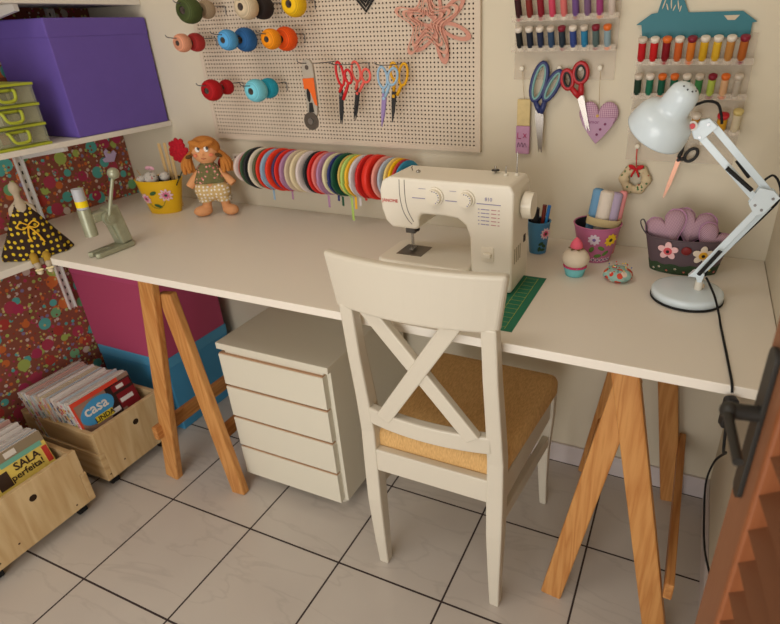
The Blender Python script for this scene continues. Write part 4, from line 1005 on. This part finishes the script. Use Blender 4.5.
# the cream band round the rolls
band = MB(); n = 26
bo = ellp(.0400, .0225, n, 0, 0, 8); bi = ellp(.0388, .0212, n, 0, 0, 8)
band.ringp(bo, bi, 0, .018, mat((206,184,136),.8,.2))
o = band.build('paper_band'); o.location = (RX+.013, RYY+.0005, .832); o.rotation_euler = (math.radians(-4), math.radians(6), 0); tag(o, 'cream paper band around the fabric rolls in the pink pot', 'paper band')

# blue pot
t, sf = bucket('flower_pot', 'small blue tin pot with a pink daisy, right behind the sewing machine', 'pot', (1.534, -.112, .7505), 25, (.021,.021), (.0285,.0285), .080, mat((72,134,176),.4,.4), blkin)
mb = MB(); flower(mb, sf(-62,.054), .0155, mat((236,200,204),.5,.3), mat((60,60,40),.6,.3), 10, .3); flower(mb, sf(-62,.054) @ T(0,0,.0006), .009, mat((214,80,120),.5,.3), mat((60,60,40),.6,.3), 10, .4); mb.build('painted_flower', t)
for th, z, a in ((-84,.028,30),(-66,.022,-40),(-92,.014,80),(-72,.012,0)):
    mb = MB(); leaf(mb, sf(th,z) @ R('Z', a), .007, .004, mat((50,84,56),.6,.3)); mb.build('painted_leaf', t)
def pen(x, y, dx, dy, h, r, c, l, cap=None):
    q = thing('pen', l, 'pen', (x, y, .7545)); MB().cyl((0,0,0), (dx,dy,h), r, mat(c,.35,.4), n=12).build('barrel', q)
    if cap: MB().cyl((dx*.8,dy*.8,h*.8), (dx*1.04,dy*1.04,h*1.04), r*1.3, mat(cap,.35,.4), n=12).build('cap', q)
pen(1.525,-.114,.0,-.004,.108,.0105,(36,36,38),'fat black marker in the blue pot')
pen(1.536,-.110,.010,.0,.116,.005,(120,44,36),'brown pencil in the blue pot')
pen(1.541,-.114,.016,.002,.112,.0032,(40,130,196),'bright blue pen in the blue pot',(40,120,200))
pen(1.541,-.104,.014,-.006,.096,.003,(50,50,130),'dark violet blue pen in the blue pot',(40,40,120))

# cupcake pincushion
t = thing('cupcake_pincushion', 'cupcake shaped pincushion with a pink felt strawberry on top', 'pincushion', (1.650, -.226, .7505))
mb = MB(); n = 36; L = []
for z, r in ((0,.0195),(.003,.020),(.024,.026)): L.append([((r+.0007*(k%2))*math.cos(2*PI*k/n), (r+.0007*(k%2))*math.sin(2*PI*k/n), z) for k in range(n)])
mb.loft(L, mat((120,196,200),.7,.2)).build('paper_case', t)
MB().lathe([(.0262,.021),(.0268,.0225),(.0262,.0245)], mat((206,60,110),.7,.2), 28).build('pink_trim', t)
MB().ell((0,0,.040), (.0305,.0305,.0235), mat((222,208,186),.9,.15,bump=.2,bs=300), 28, 18).build('cream_dome', t)
mb = MB()
for k in range(6): mb.ell((.010*math.cos(k*1.05), .010*math.sin(k*1.05), .0635), (.009,.0035,.0015), mat((120,100,60),.8,.2), 10, 6, rot=R('Z', math.degrees(k*1.05)))
mb.build('leaves', t)
MB().lathe([(.002,.0635),(.0125,.0645),(.0145,.068),(.012,.076),(.006,.085),(.001,.089)], mat((226,100,120),.85,.15), 20).build('strawberry', t)
# round pincushion
t = thing('round_pincushion', 'small round floral pincushion stuck with coloured pins', 'pincushion', (1.744, -.222, .7505))
M_pc = dots_mat('floral_cotton', (150,186,176), [(70,.50,0,[(206,62,44),(206,80,60),(216,90,50),(226,206,190)],.8),(130,.3,0,[(226,206,190),(206,62,44),(60,60,90)],.4)], '3D', .9)
mb = MB(); n = 48; L = []
for z, r in ((.0,.012),(.002,.024),(.010,.0325),(.018,.031),(.025,.023),(.0275,.010),(.0265,.003)):
    L.append([(r*(1-.06*abs(math.cos(4*2*PI*k/n))**6)*math.cos(2*PI*k/n), r*(1-.06*abs(math.cos(4*2*PI*k/n))**6)*math.sin(2*PI*k/n), z) for k in range(n)])
mb.loft(L, M_pc).build('cushion', t)
for k in range(16):
    a = random.uniform(0, 2*PI); r = random.uniform(.004, .026); z = .0265 - 12*max(0, r-.008)**2*1.2; dz = random.uniform(.004,.010)
    x, y = r*math.cos(a), r*math.sin(a)
    MB().cyl((x, y, z-.004), (x*1.12, y*1.12, z+dz), .0003, M_steel, n=5).ell((x*1.12, y*1.12, z+dz+.001), (.0016,)*3, mat(random.choice([(226,60,50),(236,200,60),(60,90,170),(240,236,230),(60,140,90)]),.3,.4), 8, 6).build('pin', t)

# basket with hearts
t, sf = bucket('oval_planter', 'dark oval tin planter with wooden flowers, behind the lamp base', 'planter', (1.873, -.118, .7505), 6, (.070,.034), (.089,.047), .083, mat((92,76,82),.5,.3), blkin)
n = 44; h = .083; L = []
for z in (.0005, .020, .0235): 
    u = z/h; a = .070+.019*u+.0006; b_ = .034+.013*u+.0006; L.append([(a*math.cos(2*PI*k/n), b_*math.sin(2*PI*k/n), z+(.0022*math.sin(k*1.7) if z > .02 else 0)) for k in range(n)])
MB().loft(L, mat((50,70,46),.6,.3), False).build('painted_grass', t)
for th, z, c1, c2 in ((-118,.058,mat((236,190,190),.6,.3),mat((214,90,96),.5,.3)),(-68,.054,mat((232,216,196),.6,.3),mat((228,170,50),.5,.3))):
    X = sf(th, z); pts = star(.0225, .52, 5, 90, 8, 1.0)
    f_ = MB().prism(pts, .0005, .004, c1, X).build('wooden_flower', t, bev=.0008)
    MB().cyl((X @ Vector((0,0,.004))), (X @ Vector((0,0,.0055))), .009, c2, n=20).cyl((X @ Vector((0,0,.0055))), (X @ Vector((0,0,.0075))), .0035, M_blk, n=14).build('centre', f_)
X = sf(-92, .062); MB().ell((0,0,.002), (.011,.0105,.004), mat((120,36,36),.5,.3), 18, 10, X).build('wooden_apple', t)
for k in range(9):
    mb = MB(); flower(mb, sf(-150+15*k, .008+.006*(k%2)), .0032, mat(random.choice([(226,206,70),(206,90,120),(220,216,210)]),.5,.3), mat((200,150,60),.5,.3), 5, .4); mb.build('painted_blossom', t)
MB().tube(spl([(-.088,0,.080),(-.098,-.002,.094),(-.103,0,.108),(-.097,.002,.112),(-.090,0,.098),(-.088,0,.084)], 4), .0016, mat((80,74,76),.5,.4,.3), 6).build('handle', t)
MB().tube(spl([(.088,0,.080),(.098,-.002,.090),(.108,0,.094),(.100,.002,.084),(.089,0,.078)], 4), .0016, mat((80,74,76),.5,.4,.3), 6).build('handle', t)
M_g2 = gingham('lilac_gingham_small', (196,164,174), (152,114,134), 330)
for x, y, z, s, a, l in ((1.828,-.122,.847,.046,-30,'left lilac gingham heart cushion in the dark planter'),(1.880,-.110,.853,.047,10,'middle lilac gingham heart cushion in the dark planter'),(1.924,-.125,.830,.040,34,'right lilac gingham heart cushion, lowest in the dark planter')):
    q = thing('heart_cushion', l, 'heart cushion', (x, y, z)); q.rotation_euler = (math.radians(-18), math.radians(a), 0)
    P_ = heart(s); puff(MB(), P_, .013, M_g2, WALL).build('stuffed_cloth', q)
    MB().ringp([(px_*1.07+.0006*math.sin(i*4.1), py_*1.07+.0006*math.cos(i*4.1)) for i, (px_, py_) in enumerate(P_)], [(px_*.97, py_*.97) for px_, py_ in P_], -.0005, .0005, mat((176,130,160),.9,.15), WALL).build('stitched_edge', q)

# ------------------------------------------------------------------ desk lamp
t = thing('desk_lamp', 'pale blue swing arm desk lamp on a round base', 'lamp', (1.888, -.268, .7505)); LX = T(-1.888, .268, -.7505)
def A(x, y, z): return LX @ Vector((x, y, z))
M_lamp = mat((214,227,234), .22, .5, name='lamp_enamel')
MB().lathe([(.0675,0),(.0705,.001),(.0705,.0045),(.0690,.0055)], M_rub, 48).build('rubber_ring', t)
MB().lathe([(.060,.0050),(.0692,.0056),(.0692,.015),(.0675,.0185),(.062,.0205),(.02,.0215),(.001,.0216)], M_lamp, 48).build('base', t)
MB().cyl(A(1.907,-.268,.7722), A(1.907,-.268,.792), .0075, mat((220,214,200),.4,.4)).ell(A(1.912,-.262,.778), (.007,.006,.006), mat((214,190,160),.4,.4)).build('swivel_post', t)
sd = Vector((0,1,0))
def flatbar(p0, p1, w_, m, nm, th=.004, off=0, par=t):
    mb = MB(); bar(mb, A(*p0)+Vector((0,off,0)), A(*p1)+Vector((0,off,0)), th, w_, m, (0,1,0)); return mb.build(nm, par, bev=.0008)
MB().prism([(1.884,.800),(1.893,.812),(1.905,.816),(1.914,.808),(1.911,.790),(1.903,.790),(1.899,.800)][::-1], .262, .276, M_lamp, LX @ WALL).build('lower_bracket', t, bev=.001)
flatbar((1.896,-.268,.806), (1.983,-.27,.953), .0115, M_lamp, 'lower_arm', off=-.007)
flatbar((1.910,-.268,.808), (1.997,-.27,.952), .0115, M_lamp, 'lower_arm', off=.008)
EL = [(1.962,.958),(1.976,.936),(1.990,.942),(2.010,.972),(1.998,.984),(1.974,.988)]
for yy in (.261, .277): MB().prism(EL[::-1], yy, yy+.0025, M_lamp, LX @ WALL).build('elbow_plate', t, bev=.0005)
for x, z in ((1.973,.956),(1.985,.948),(1.999,.970)): MB().cyl(A(x,-.2805,z), A(x,-.260,z), .0026, M_steel, n=12).build('elbow_bolt', t)
flatbar((1.972,-.27,.966), (1.858,-.27,1.077), .0125, M_lamp, 'upper_arm', off=-.005)
flatbar((1.994,-.27,.976), (1.876,-.27,1.094), .0125, M_lamp, 'upper_arm', off=.006)
MB().prism([(1.846,1.080),(1.852,1.068),(1.866,1.066),(1.888,1.090),(1.872,1.104),(1.858,1.100)][::-1], .262, .279, M_lamp, LX @ WALL).build('head_plate', t, bev=.001)
for x, z in ((1.861,1.071),(1.872,1.094)): MB().cyl(A(x,-.2805,z), A(x,-.2795,z), .0028, M_steel, n=12).build('head_bolt', t)
MB().cyl(A(1.846,-.284,1.092), A(1.846,-.290,1.092), .0085, mat((226,220,210),.4,.4), n=24).cyl(A(1.846,-.290,1.092), A(1.846,-.2935,1.092), .0048, mat((206,24,32),.35,.4), n=20).box(A(1.838,-.284,1.084), A(1.852,-.270,1.095), M_lamp).build('tilt_knob', t)
def spring(p0, p1, r, nm='spring'):
    a = A(*p0); b_ = A(*p1); d_ = b_-a; n_ = 26
    u = d_.orthogonal().normalized(); w_ = d_.normalized().cross(u); pts = []
    for k in range(n_*8+1):
        an = 2*PI*k/8; pts.append(a + d_*(k/(n_*8)) + u*r*math.cos(an) + w_*r*math.sin(an))
    return MB().tube(pts, .0011, M_blk, 4).cyl(a, b_, r*.8, M_blk, n=8).build(nm, t)
spring((1.914,-.290,1.022), (1.962,-.290,.985), .0034); spring((1.930,-.262,1.030), (1.955,-.262,1.002), .0030)
spring((1.902,-.290,.812), (1.932,-.290,.866), .0034); spring((1.915,-.262,.826), (1.935,-.262,.862), .0030)
cab = M_rub
MB().tube(spl([A(*p) for p in ((1.828,-.306,1.130),(1.840,-.30,1.127),(1.862,-.292,1.134),(1.880,-.288,1.130),(1.889,-.284,1.112),(1.893,-.282,1.096))], 6), .0024, cab, 8).build('cable_loop', t)
MB().tube(spl([A(*p) for p in ((1.966,-.262,1.002),(1.976,-.258,.990),(1.984,-.256,1.000),(1.994,-.256,1.006),(2.006,-.256,.992),(2.012,-.258,.966),(1.996,-.258,.935),(1.960,-.258,.880),(1.925,-.258,.83),(1.915,-.262,.80))], 6), .0022, cab, 8).build('arm_cable', t)
a = A(1.833,-.312,1.161); b_ = A(1.779,-.272,1.066); d_ = (b_-a).normalized(); u = d_.orthogonal().normalized(); w_ = d_.cross(u)
SX = Matrix((u, w_, d_)).transposed().to_4x4(); SX.translation = a
prof = [(.001,0),(.012,.0015),(.020,.006),(.0255,.014),(.0272,.026),(.0280,.042),(.0295,.049),(.036,.054),(.046,.061),(.052,.072),(.0555,.086),(.057,.099),(.057,.102)]
MB().lathe(prof + [(.0555,.102)] + [(max(.0004, r-.0015), z+.001) for r, z in prof[:-1][::-1]], M_lamp, 48, SX, caps=False).build('shade', t)
MB().ell((0,0,.075), (.024,.024,.030), mat((240,236,226),.3,.4,name='bulb_glass'), 20, 14, SX).cyl((0,0,.012), (0,0,.05), .013, M_white, X=SX).build('bulb', t)
for k in range(5):
    an = math.radians(200+40*k); p = SX @ Vector((.013*math.cos(an), .013*math.sin(an), .0020)); MB().ell(p, (.0016,.0016,.0016), M_blk, 8, 6).build('vent_hole', t)
MB().cyl(A(1.812,-.30,1.104), A(1.838,-.288,1.092), .0045, M_steel, n=14).build('shade_joint', t)
MB().ell(A(1.826,-.300,1.130), (.005,.005,.005), M_blk, 10, 8).build('cable_gland', t)
# cord with switch
t = thing('lamp_cord', 'black lamp cord with an inline switch, running over the desk edge', 'cord', (1.968, -.585, .70)); CX = T(-1.968,.585,-.70)
MB().tube(spl([CX @ Vector(p) for p in ((1.918,-.270,.800),(1.926,-.285,.792),(1.938,-.312,.778),(1.948,-.345,.760),(1.952,-.375,.7530),(1.956,-.42,.7525),(1.961,-.48,.7525),(1.966,-.545,.7530),(1.968,-.574,.7525),(1.970,-.5835,.742))], 6), .0022, cab, 8).build('upper_cord', t)
MB().prism(rrect(.020,.056,.006,4), -.007, .007, M_blk, T(.003,-.002,.008) @ R('Z', 20) @ WALL).build('switch', t, bev=.002)
MB().tube(spl([CX @ Vector(p) for p in ((1.972,-.586,.686),(1.980,-.575,.62),(2.000,-.46,.53),(2.010,-.28,.36),(2.006,-.26,.28),(2.008,-.34,.25),(2.010,-.45,.26),(2.026,-.56,.25),(2.024,-.66,.12),(2.02,-.75,.0026))], 8), .0024, cab, 8).build('lower_cord', t)

# ------------------------------------------------------------------ green button press
t = thing('button_press', 'grey-green metal hand press with a ball lever, left end of the desk', 'hand press', (.463, -.47, .7505))
M_ham = mat((160,162,138), .3, .5, .35, name='hammered_enamel', var=.06, vs=120)
MB().prism([(-.022,-.062),(-.014,-.070),(-.007,-.062),(-.006,-.020),(.006,-.020),(.007,-.062),(.014,-.070),(.022,-.062),(.023,.040),(.014,.052),(-.014,.052),(-.023,.040)], 0, .014, M_ham).build('forked_base', t, bev=.003)
mb = MB(); bar(mb, (0,.030,.0145), (0,.014,.118), .038, .034, M_ham); mb.build('column', t, bev=.005)
mb = MB(); bar(mb, (0,.014,.030), (0,-.002,.108), .020, .014, M_ham); mb.build('column_rib', t, bev=.002)
MB().box((-.014,-.045,.088), (.014,.018,.114), M_ham).build('head_arm', t, bev=.005)
MB().cyl((0,-.052,.058), (0,-.052,.128), .0155, M_ham, n=28).build('ram_guide', t, bev=.003)
MB().cyl((0,-.052,.1285), (0,-.052,.180), .0135, mat((176,178,184),.4,.4), n=28).build('grey_sleeve', t)
MB().cyl((0,-.052,.134), (0,-.052,.150), .0138, mat((236,206,20),.5,.3), n=28).build('yellow_band', t)
MB().cyl((.0145,-.006,.092), (.026,-.006,.092), .017, M_ham, n=28).cyl((.026,-.006,.092), (.029,-.006,.092), .010, M_ham, n=20).build('pivot_disc', t, bev=.002)
MB().cyl((.022,-.006,.096), (.054,.014,.200), .0048, M_ham, .0042).build('lever', t)
MB().ell((.057,.016,.207), (.0145,.0145,.0145), M_ham).build('lever_ball', t)

# ------------------------------------------------------------------ mini drawers on the shelf
t = thing('mini_drawers', 'small lime green and clear plastic drawer tower in front of the purple box', 'drawer tower', (.15, -.485, 1.0105))
lime = mat((168,176,50),.4,.4); clp = mat((206,206,176),.3,.4,alpha=.30); 
mb = MB()
for z in (0, .050, .100, .150): mb.box((-.09,-.08,z), (.098,.078,z+.006), lime)
mb.box((-.09,-.08,.006), (-.084,.078,.150), lime); mb.build('frame', t)
for s in (-1,1): MB().box((-.084, s*.079-.0015 if s<0 else .0765, .006), (.09, -.0785 if s<0 else .078, .150), clp).build('side_wall', t)
for k in range(3):
    z = .0075+.05*k
    d_ = MB().box((.086,-.075,z), (.089,.073,z+.040), clp).box((-.07,-.075,z), (.086,-.0735,z+.034), clp).box((-.07,.0715,z), (.086,.073,z+.034), clp).box((-.07,-.0735,z), (.086,.0715,z+.0015), clp).build('drawer', t)
    pts = spl([(.0905,-.024,z+.034),(.100,-.024,z+.030),(.104,-.016,z+.010),(.104,.016,z+.010),(.100,.024,z+.030),(.0905,.024,z+.034)], 4)
    MB().tube(pts + [(.0905, y, z+.034) for y in (.012, 0, -.012)], .0042, lime, 6, True).build('handle', d_)
    cols_ = [(206,196,176),(60,60,66),(200,90,60),(230,224,210),(90,90,96)]
    for q in range(5):
        x = random.uniform(.02,.078); y = random.uniform(-.06,.055)
        MB().box((x-.02,y-.008,z+.0018), (x,y+.010,z+.022+random.uniform(0,.012)), mat(cols_[(q+k) % 5],.7,.2)).build('stored_item', d_)

# ------------------------------------------------------------------ dolls
def remesh_body(name, parent, parts, m, vox=.0025):
    mb = MB()
    for p in parts:
        if p[0] == 'e': mb.ell(p[1], p[2], m, 16, 12, rot=p[3] if len(p) > 3 else None)
        else: mb.tube(p[1], p[2], m, 12)
    return mb.build(name, parent, remesh=vox)
t = thing('rag_doll', 'rag doll with orange pigtails and polka dot bloomers, leaning on the wall', 'doll', (.500, -.125, .7505), 32)
remesh_body('body', t, [('e',(.0,.002,.196),(.040,.032,.036)),('tube',[(0,.004,.17),(0,.004,.145),(0,.004,.06)],[.016,.026,.030]),
  ('tube',[(-.018,.004,.148),(-.046,-.004,.118),(-.064,-.012,.094)],[.011,.012,.0125]),('tube',[(.018,.004,.148),(.048,-.004,.120),(.068,-.012,.098)],[.011,.012,.0125]),
  ('tube',[(-.022,.002,.07),(-.027,0,.035),(-.028,-.002,.020)],[.016,.014,.015]),('tube',[(.022,.002,.07),(.030,0,.035),(.032,-.002,.020)],[.016,.014,.015]),
  ('e',(-.040,-.010,.017),(.029,.020,.0168),R('Z',20)),('e',(.044,-.012,.017),(.027,.021,.0168),R('Z',-30)),('e',(0,-.031,.194),(.0045,.005,.004))], M_skin)
M_hair = wound((196,126,58), 0, 150, .9); 
hb = MB().ell((0,.008,.205), (.045,.034,.036), M_hair, 24, 16)
hb.build('hair_cap', t)
MB().ell((-.012,-.022,.221), (.026,.012,.010), M_hair, rot=R('Y',20)).ell((.014,-.022,.222), (.024,.012,.010), M_hair, rot=R('Y',-18)).build('fringe', t)
for s in (-1,1):
    mb = MB()
    for k in range(9):
        a = k*.7; ox_, oy_ = .010*math.cos(a), .009*math.sin(a)
        mb.tube(spl([(s*.040,.004,.196),(s*(.052)+ox_*.6,-.002+oy_,.180),(s*.058+ox_*1.3,-.004+oy_*1.3,.162),(s*.057+ox_*1.5+.003*math.sin(k*3),-.004+oy_*1.4,.140+.006*math.sin(k*5))], 4), .0062, M_hair, 7)
    mb.build('pigtail', t)
    b_ = mat((92,66,34),.8,.2)
    MB().ell((s*.043,-.022,.187), (.011,.004,.006), b_, rot=R('Y', s*20)).ell((s*.040,-.025,.187), (.004,.004,.004), b_).build('hair_bow', t)
for s in (-1,1):
    e_ = MB().ell((s*.0125,-.0292,.208), (.0068,.0028,.0085), mat((240,236,230),.4,.4), 14, 10).build('eye', t)
    MB().ell((s*.0125+.003,-.0316,.2105), (.0034,.0014,.0050), mat((40,34,34),.3,.4), 10, 8).build('pupil', e_)
MB().tube([(-.007,-.0300,.1815),(0,-.0308,.1795),(.007,-.0300,.1815)], .0009, mat((170,70,60),.7,.2), 6).build('mouth', t)
for s in (-1,1): MB().ell((s*.023,-.0262,.190), (.007,.002,.005), mat((226,132,100),.9,.1), 12, 8, rot=R('Z', s*28)).build('cheek', t)
M_bl = dots_mat('rose_print', (112,108,70), [(110,.36,0,[(206,120,120),(112,108,70),(230,160,150)],.7),(200,.25,0,[(60,80,50),(206,150,120)],.5)], '3D', .9)
n = 40; L = []
for z, a, b_ in ((.164,.018,.016),(.150,.032,.022),(.125,.046,.031),(.110,.054,.036),(.106,.053,.035)): L.append([(a*(1+.05*math.cos(8*2*PI*k/n))*math.cos(2*PI*k/n), b_*(1+.05*math.cos(8*2*PI*k/n))*math.sin(2*PI*k/n), z) for k in range(n)])
MB().loft(L, M_bl).build('blouse', t)
M_blm = dots_mat('cream_polka', (206,176,122), [(85,.26,0,[(240,232,220)],1)], 'XZ', .9, 'Object', .35)
mb = MB().ell((-.020,-.001,.080), (.034,.030,.036), M_blm).ell((.020,-.001,.080), (.034,.030,.036), M_blm).ell((0,-.002,.075), (.026,.029,.030), M_blm)
mb.lathe([(.024,.046),(.020,.050),(.026,.058)], M_blm, 24, T(-.025,0,0)).lathe([(.024,.046),(.020,.050),(.026,.058)], M_blm, 24, T(.028,0,0))
mb.build('bloomers', t)

t = thing('cloth_doll', 'faceless cloth doll in a brown dress with yellow dots, sitting on the wall shelf', 'doll', (.268, -.556, .7505), 62)
M_cl = mat((176,160,138), .9, .1, name='linen_skin')
remesh_body('body', t, [('e',(0,.034,.168),(.013,.012,.018)),('tube',[(0,.034,.158),(0,.032,.142),(0,.028,.126),(0,.016,.07),(0,.0,.03)],[.008,.008,.016,.018,.02]),
  ('tube',[(-.010,.028,.128),(-.022,.028,.116),(-.026,.024,.10)],[.008,.008,.007]),('tube',[(.010,.028,.128),(.022,.028,.116),(.026,.024,.10)],[.008,.008,.007])], M_cl)
M_dot = dots_mat('brown_yellow_dots', (52,38,32), [(70,.25,0,[(206,176,44)],1)], 'XZ', .9, 'Object', .45)
n = 48; L = []
for z, a, b_, yy in ((.130,.018,.014,.030),(.118,.021,.016,.028),(.095,.033,.022,.022),(.076,.042,.026,.016),(.050,.056,.036,.004),(.024,.072,.045,-.006),(.004,.082,.052,-.010),(.0015,.080,.050,-.010)):
    fo = .0 if z > .08 else .05
    L.append([(a*(1+fo*math.cos(9*2*PI*k/n))*math.cos(2*PI*k/n), yy+b_*(1+fo*math.cos(9*2*PI*k/n))*math.sin(2*PI*k/n), z) for k in range(n)])
MB().loft(L, M_dot).build('dress', t)
yb = mat((222,172,48),.7,.2)
mb = MB()
for s in (-1,1): mb.tube(spl([(0,-.016,.080),(s*.014,-.018,.090),(s*.024,-.019,.080),(s*.014,-.019,.072),(0,-.016,.078)], 4), .0018, yb, 6)
mb.tube(spl([(0,-.016,.078),(.014,-.030,.056),(.022,-.044,.036)], 4), .0022, yb, 6).tube(spl([(0,-.016,.078),(-.006,-.030,.058),(-.004,-.042,.042)], 4), .0022, yb, 6)
mb.build('yellow_bow', t)
for s in (-1,1):
    lg = MB().tube([(s*.013,-.030,.012),(s*.014,-.062,.006),(s*.014,-.072,-.008)], [.0095,.0095,.009], mat((168,134,52),.9,.1), 10).build('legging', t)
    MB().tube([(s*.014,-.072,-.006),(s*.012,-.0735,-.014),(s*.012,-.074,-.024)], [.0075,.0075,.006], M_cl, 10).build('shin', t)
    sh = MB().ell((s*.012,-.080,-.030), (.0075,.014,.0058), mat((210,196,170),.8,.2)).build('shoe', t)
    MB().ell((s*.012-.004,-.082,-.023), (.006,.003,.003), mat((222,206,160),.8,.2)).ell((s*.012+.004,-.082,-.023), (.006,.003,.003), mat((222,206,160),.8,.2)).build('lace', sh)
# ------------------------------------------------------------------ groups of look-alikes
GROUPS = {'yarn_ball': 'yarn balls on the pegboard hooks', 'ribbon_roll': 'ribbon rolls on the rod', 'cord_reel': 'cord reels on the rod', 'thread_spool': 'thread spools on the wall racks',
          'thread_rack': 'clear thread racks on the wall', 'pen': 'pens in the blue pot', 'craft_stick': 'craft sticks in the yellow bucket', 'fabric_ball_stick': 'fabric ball sticks in the yellow bucket',
          'fabric_roll': 'fabric rolls in the pink pot', 'heart_cushion': 'gingham hearts in the planter', 'trestle': 'trestles under the desk', 'wooden_crate': 'wooden crates on casters',
          'shelf_rail': 'slotted rails on the left wall', 'wall_shelf': 'white shelves on the left wall', 'storage_box': 'lidded storage boxes', 'flower_pot': 'painted tin pots on the desk'}
for o in bpy.data.objects:
    k = o.name.split('.')[0]
    if k in GROUPS and o.parent is None and 'group' not in o: o['group'] = GROUPS[k]
# ------------------------------------------------------------------ camera and light
cd = bpy.data.cameras.new('camera'); cam = bpy.data.objects.new('camera', cd); C.objects.link(cam)
f_, tl, ro, yw = 560.533, -.4749, -.0353, .4297
fw = Vector((-math.sin(yw)*math.cos(tl), math.cos(yw)*math.cos(tl), math.sin(tl)))
rt = Vector((math.cos(yw), math.sin(yw), 0)); up = rt.cross(fw)
r2 = rt*math.cos(ro) + up*math.sin(ro); u2 = -rt*math.sin(ro) + up*math.cos(ro)
M = Matrix((r2, u2, -fw)).transposed().to_4x4(); M.translation = Vector((1.8576, -1.4182, 1.2679))
cam.matrix_world = M
cd.sensor_fit = 'HORIZONTAL'; cd.sensor_width = 36; cd.lens = f_/780*36
cd.shift_x = -(440.4-390)/780; cd.clip_start = .02
cd.dof.use_dof = True; cd.dof.focus_distance = 1.15; cd.dof.aperture_fstop = 5.6
bpy.context.scene.camera = cam
def area(name, loc, aim, sx, sy, pw, col):
    l = bpy.data.lights.new(name, 'AREA'); l.shape = 'RECTANGLE'; l.size = sx; l.size_y = sy; l.energy = pw; l.color = col
    o = bpy.data.objects.new(name, l); C.objects.link(o); o.location = loc
    o.rotation_euler = (Vector(aim)-Vector(loc)).to_track_quat('-Z', 'Y').to_euler(); return o
area('daylight_from_doorway', (1.45, -2.65, .85), (1.2, 0, .5), 1.2, 1.3, 21, (1.0, .985, .96))  # daylight through an unseen open doorway behind the camera
area('added_top_fill', (1.0, -1.35, 2.37), (1.0, -1.0, 0), .7, .7, 8.0, (1.0, .95, .88))  # overhead fill, added to brighten desk and floor from above
w = bpy.data.worlds.new('world'); bpy.context.scene.world = w; w.use_nodes = True
w.node_tree.nodes['Background'].inputs[0].default_value = (1.0, .955, .90, 1)
w.node_tree.nodes['Background'].inputs[1].default_value = .82
vs = bpy.context.scene.view_settings
vs.view_transform = 'Standard'; vs.look = 'None'; vs.gamma = 1; vs.exposure = .02; vs.use_curve_mapping = False
bpy.context.scene.cycles.use_denoising = True
bpy.context.scene.cycles.max_bounces = 6
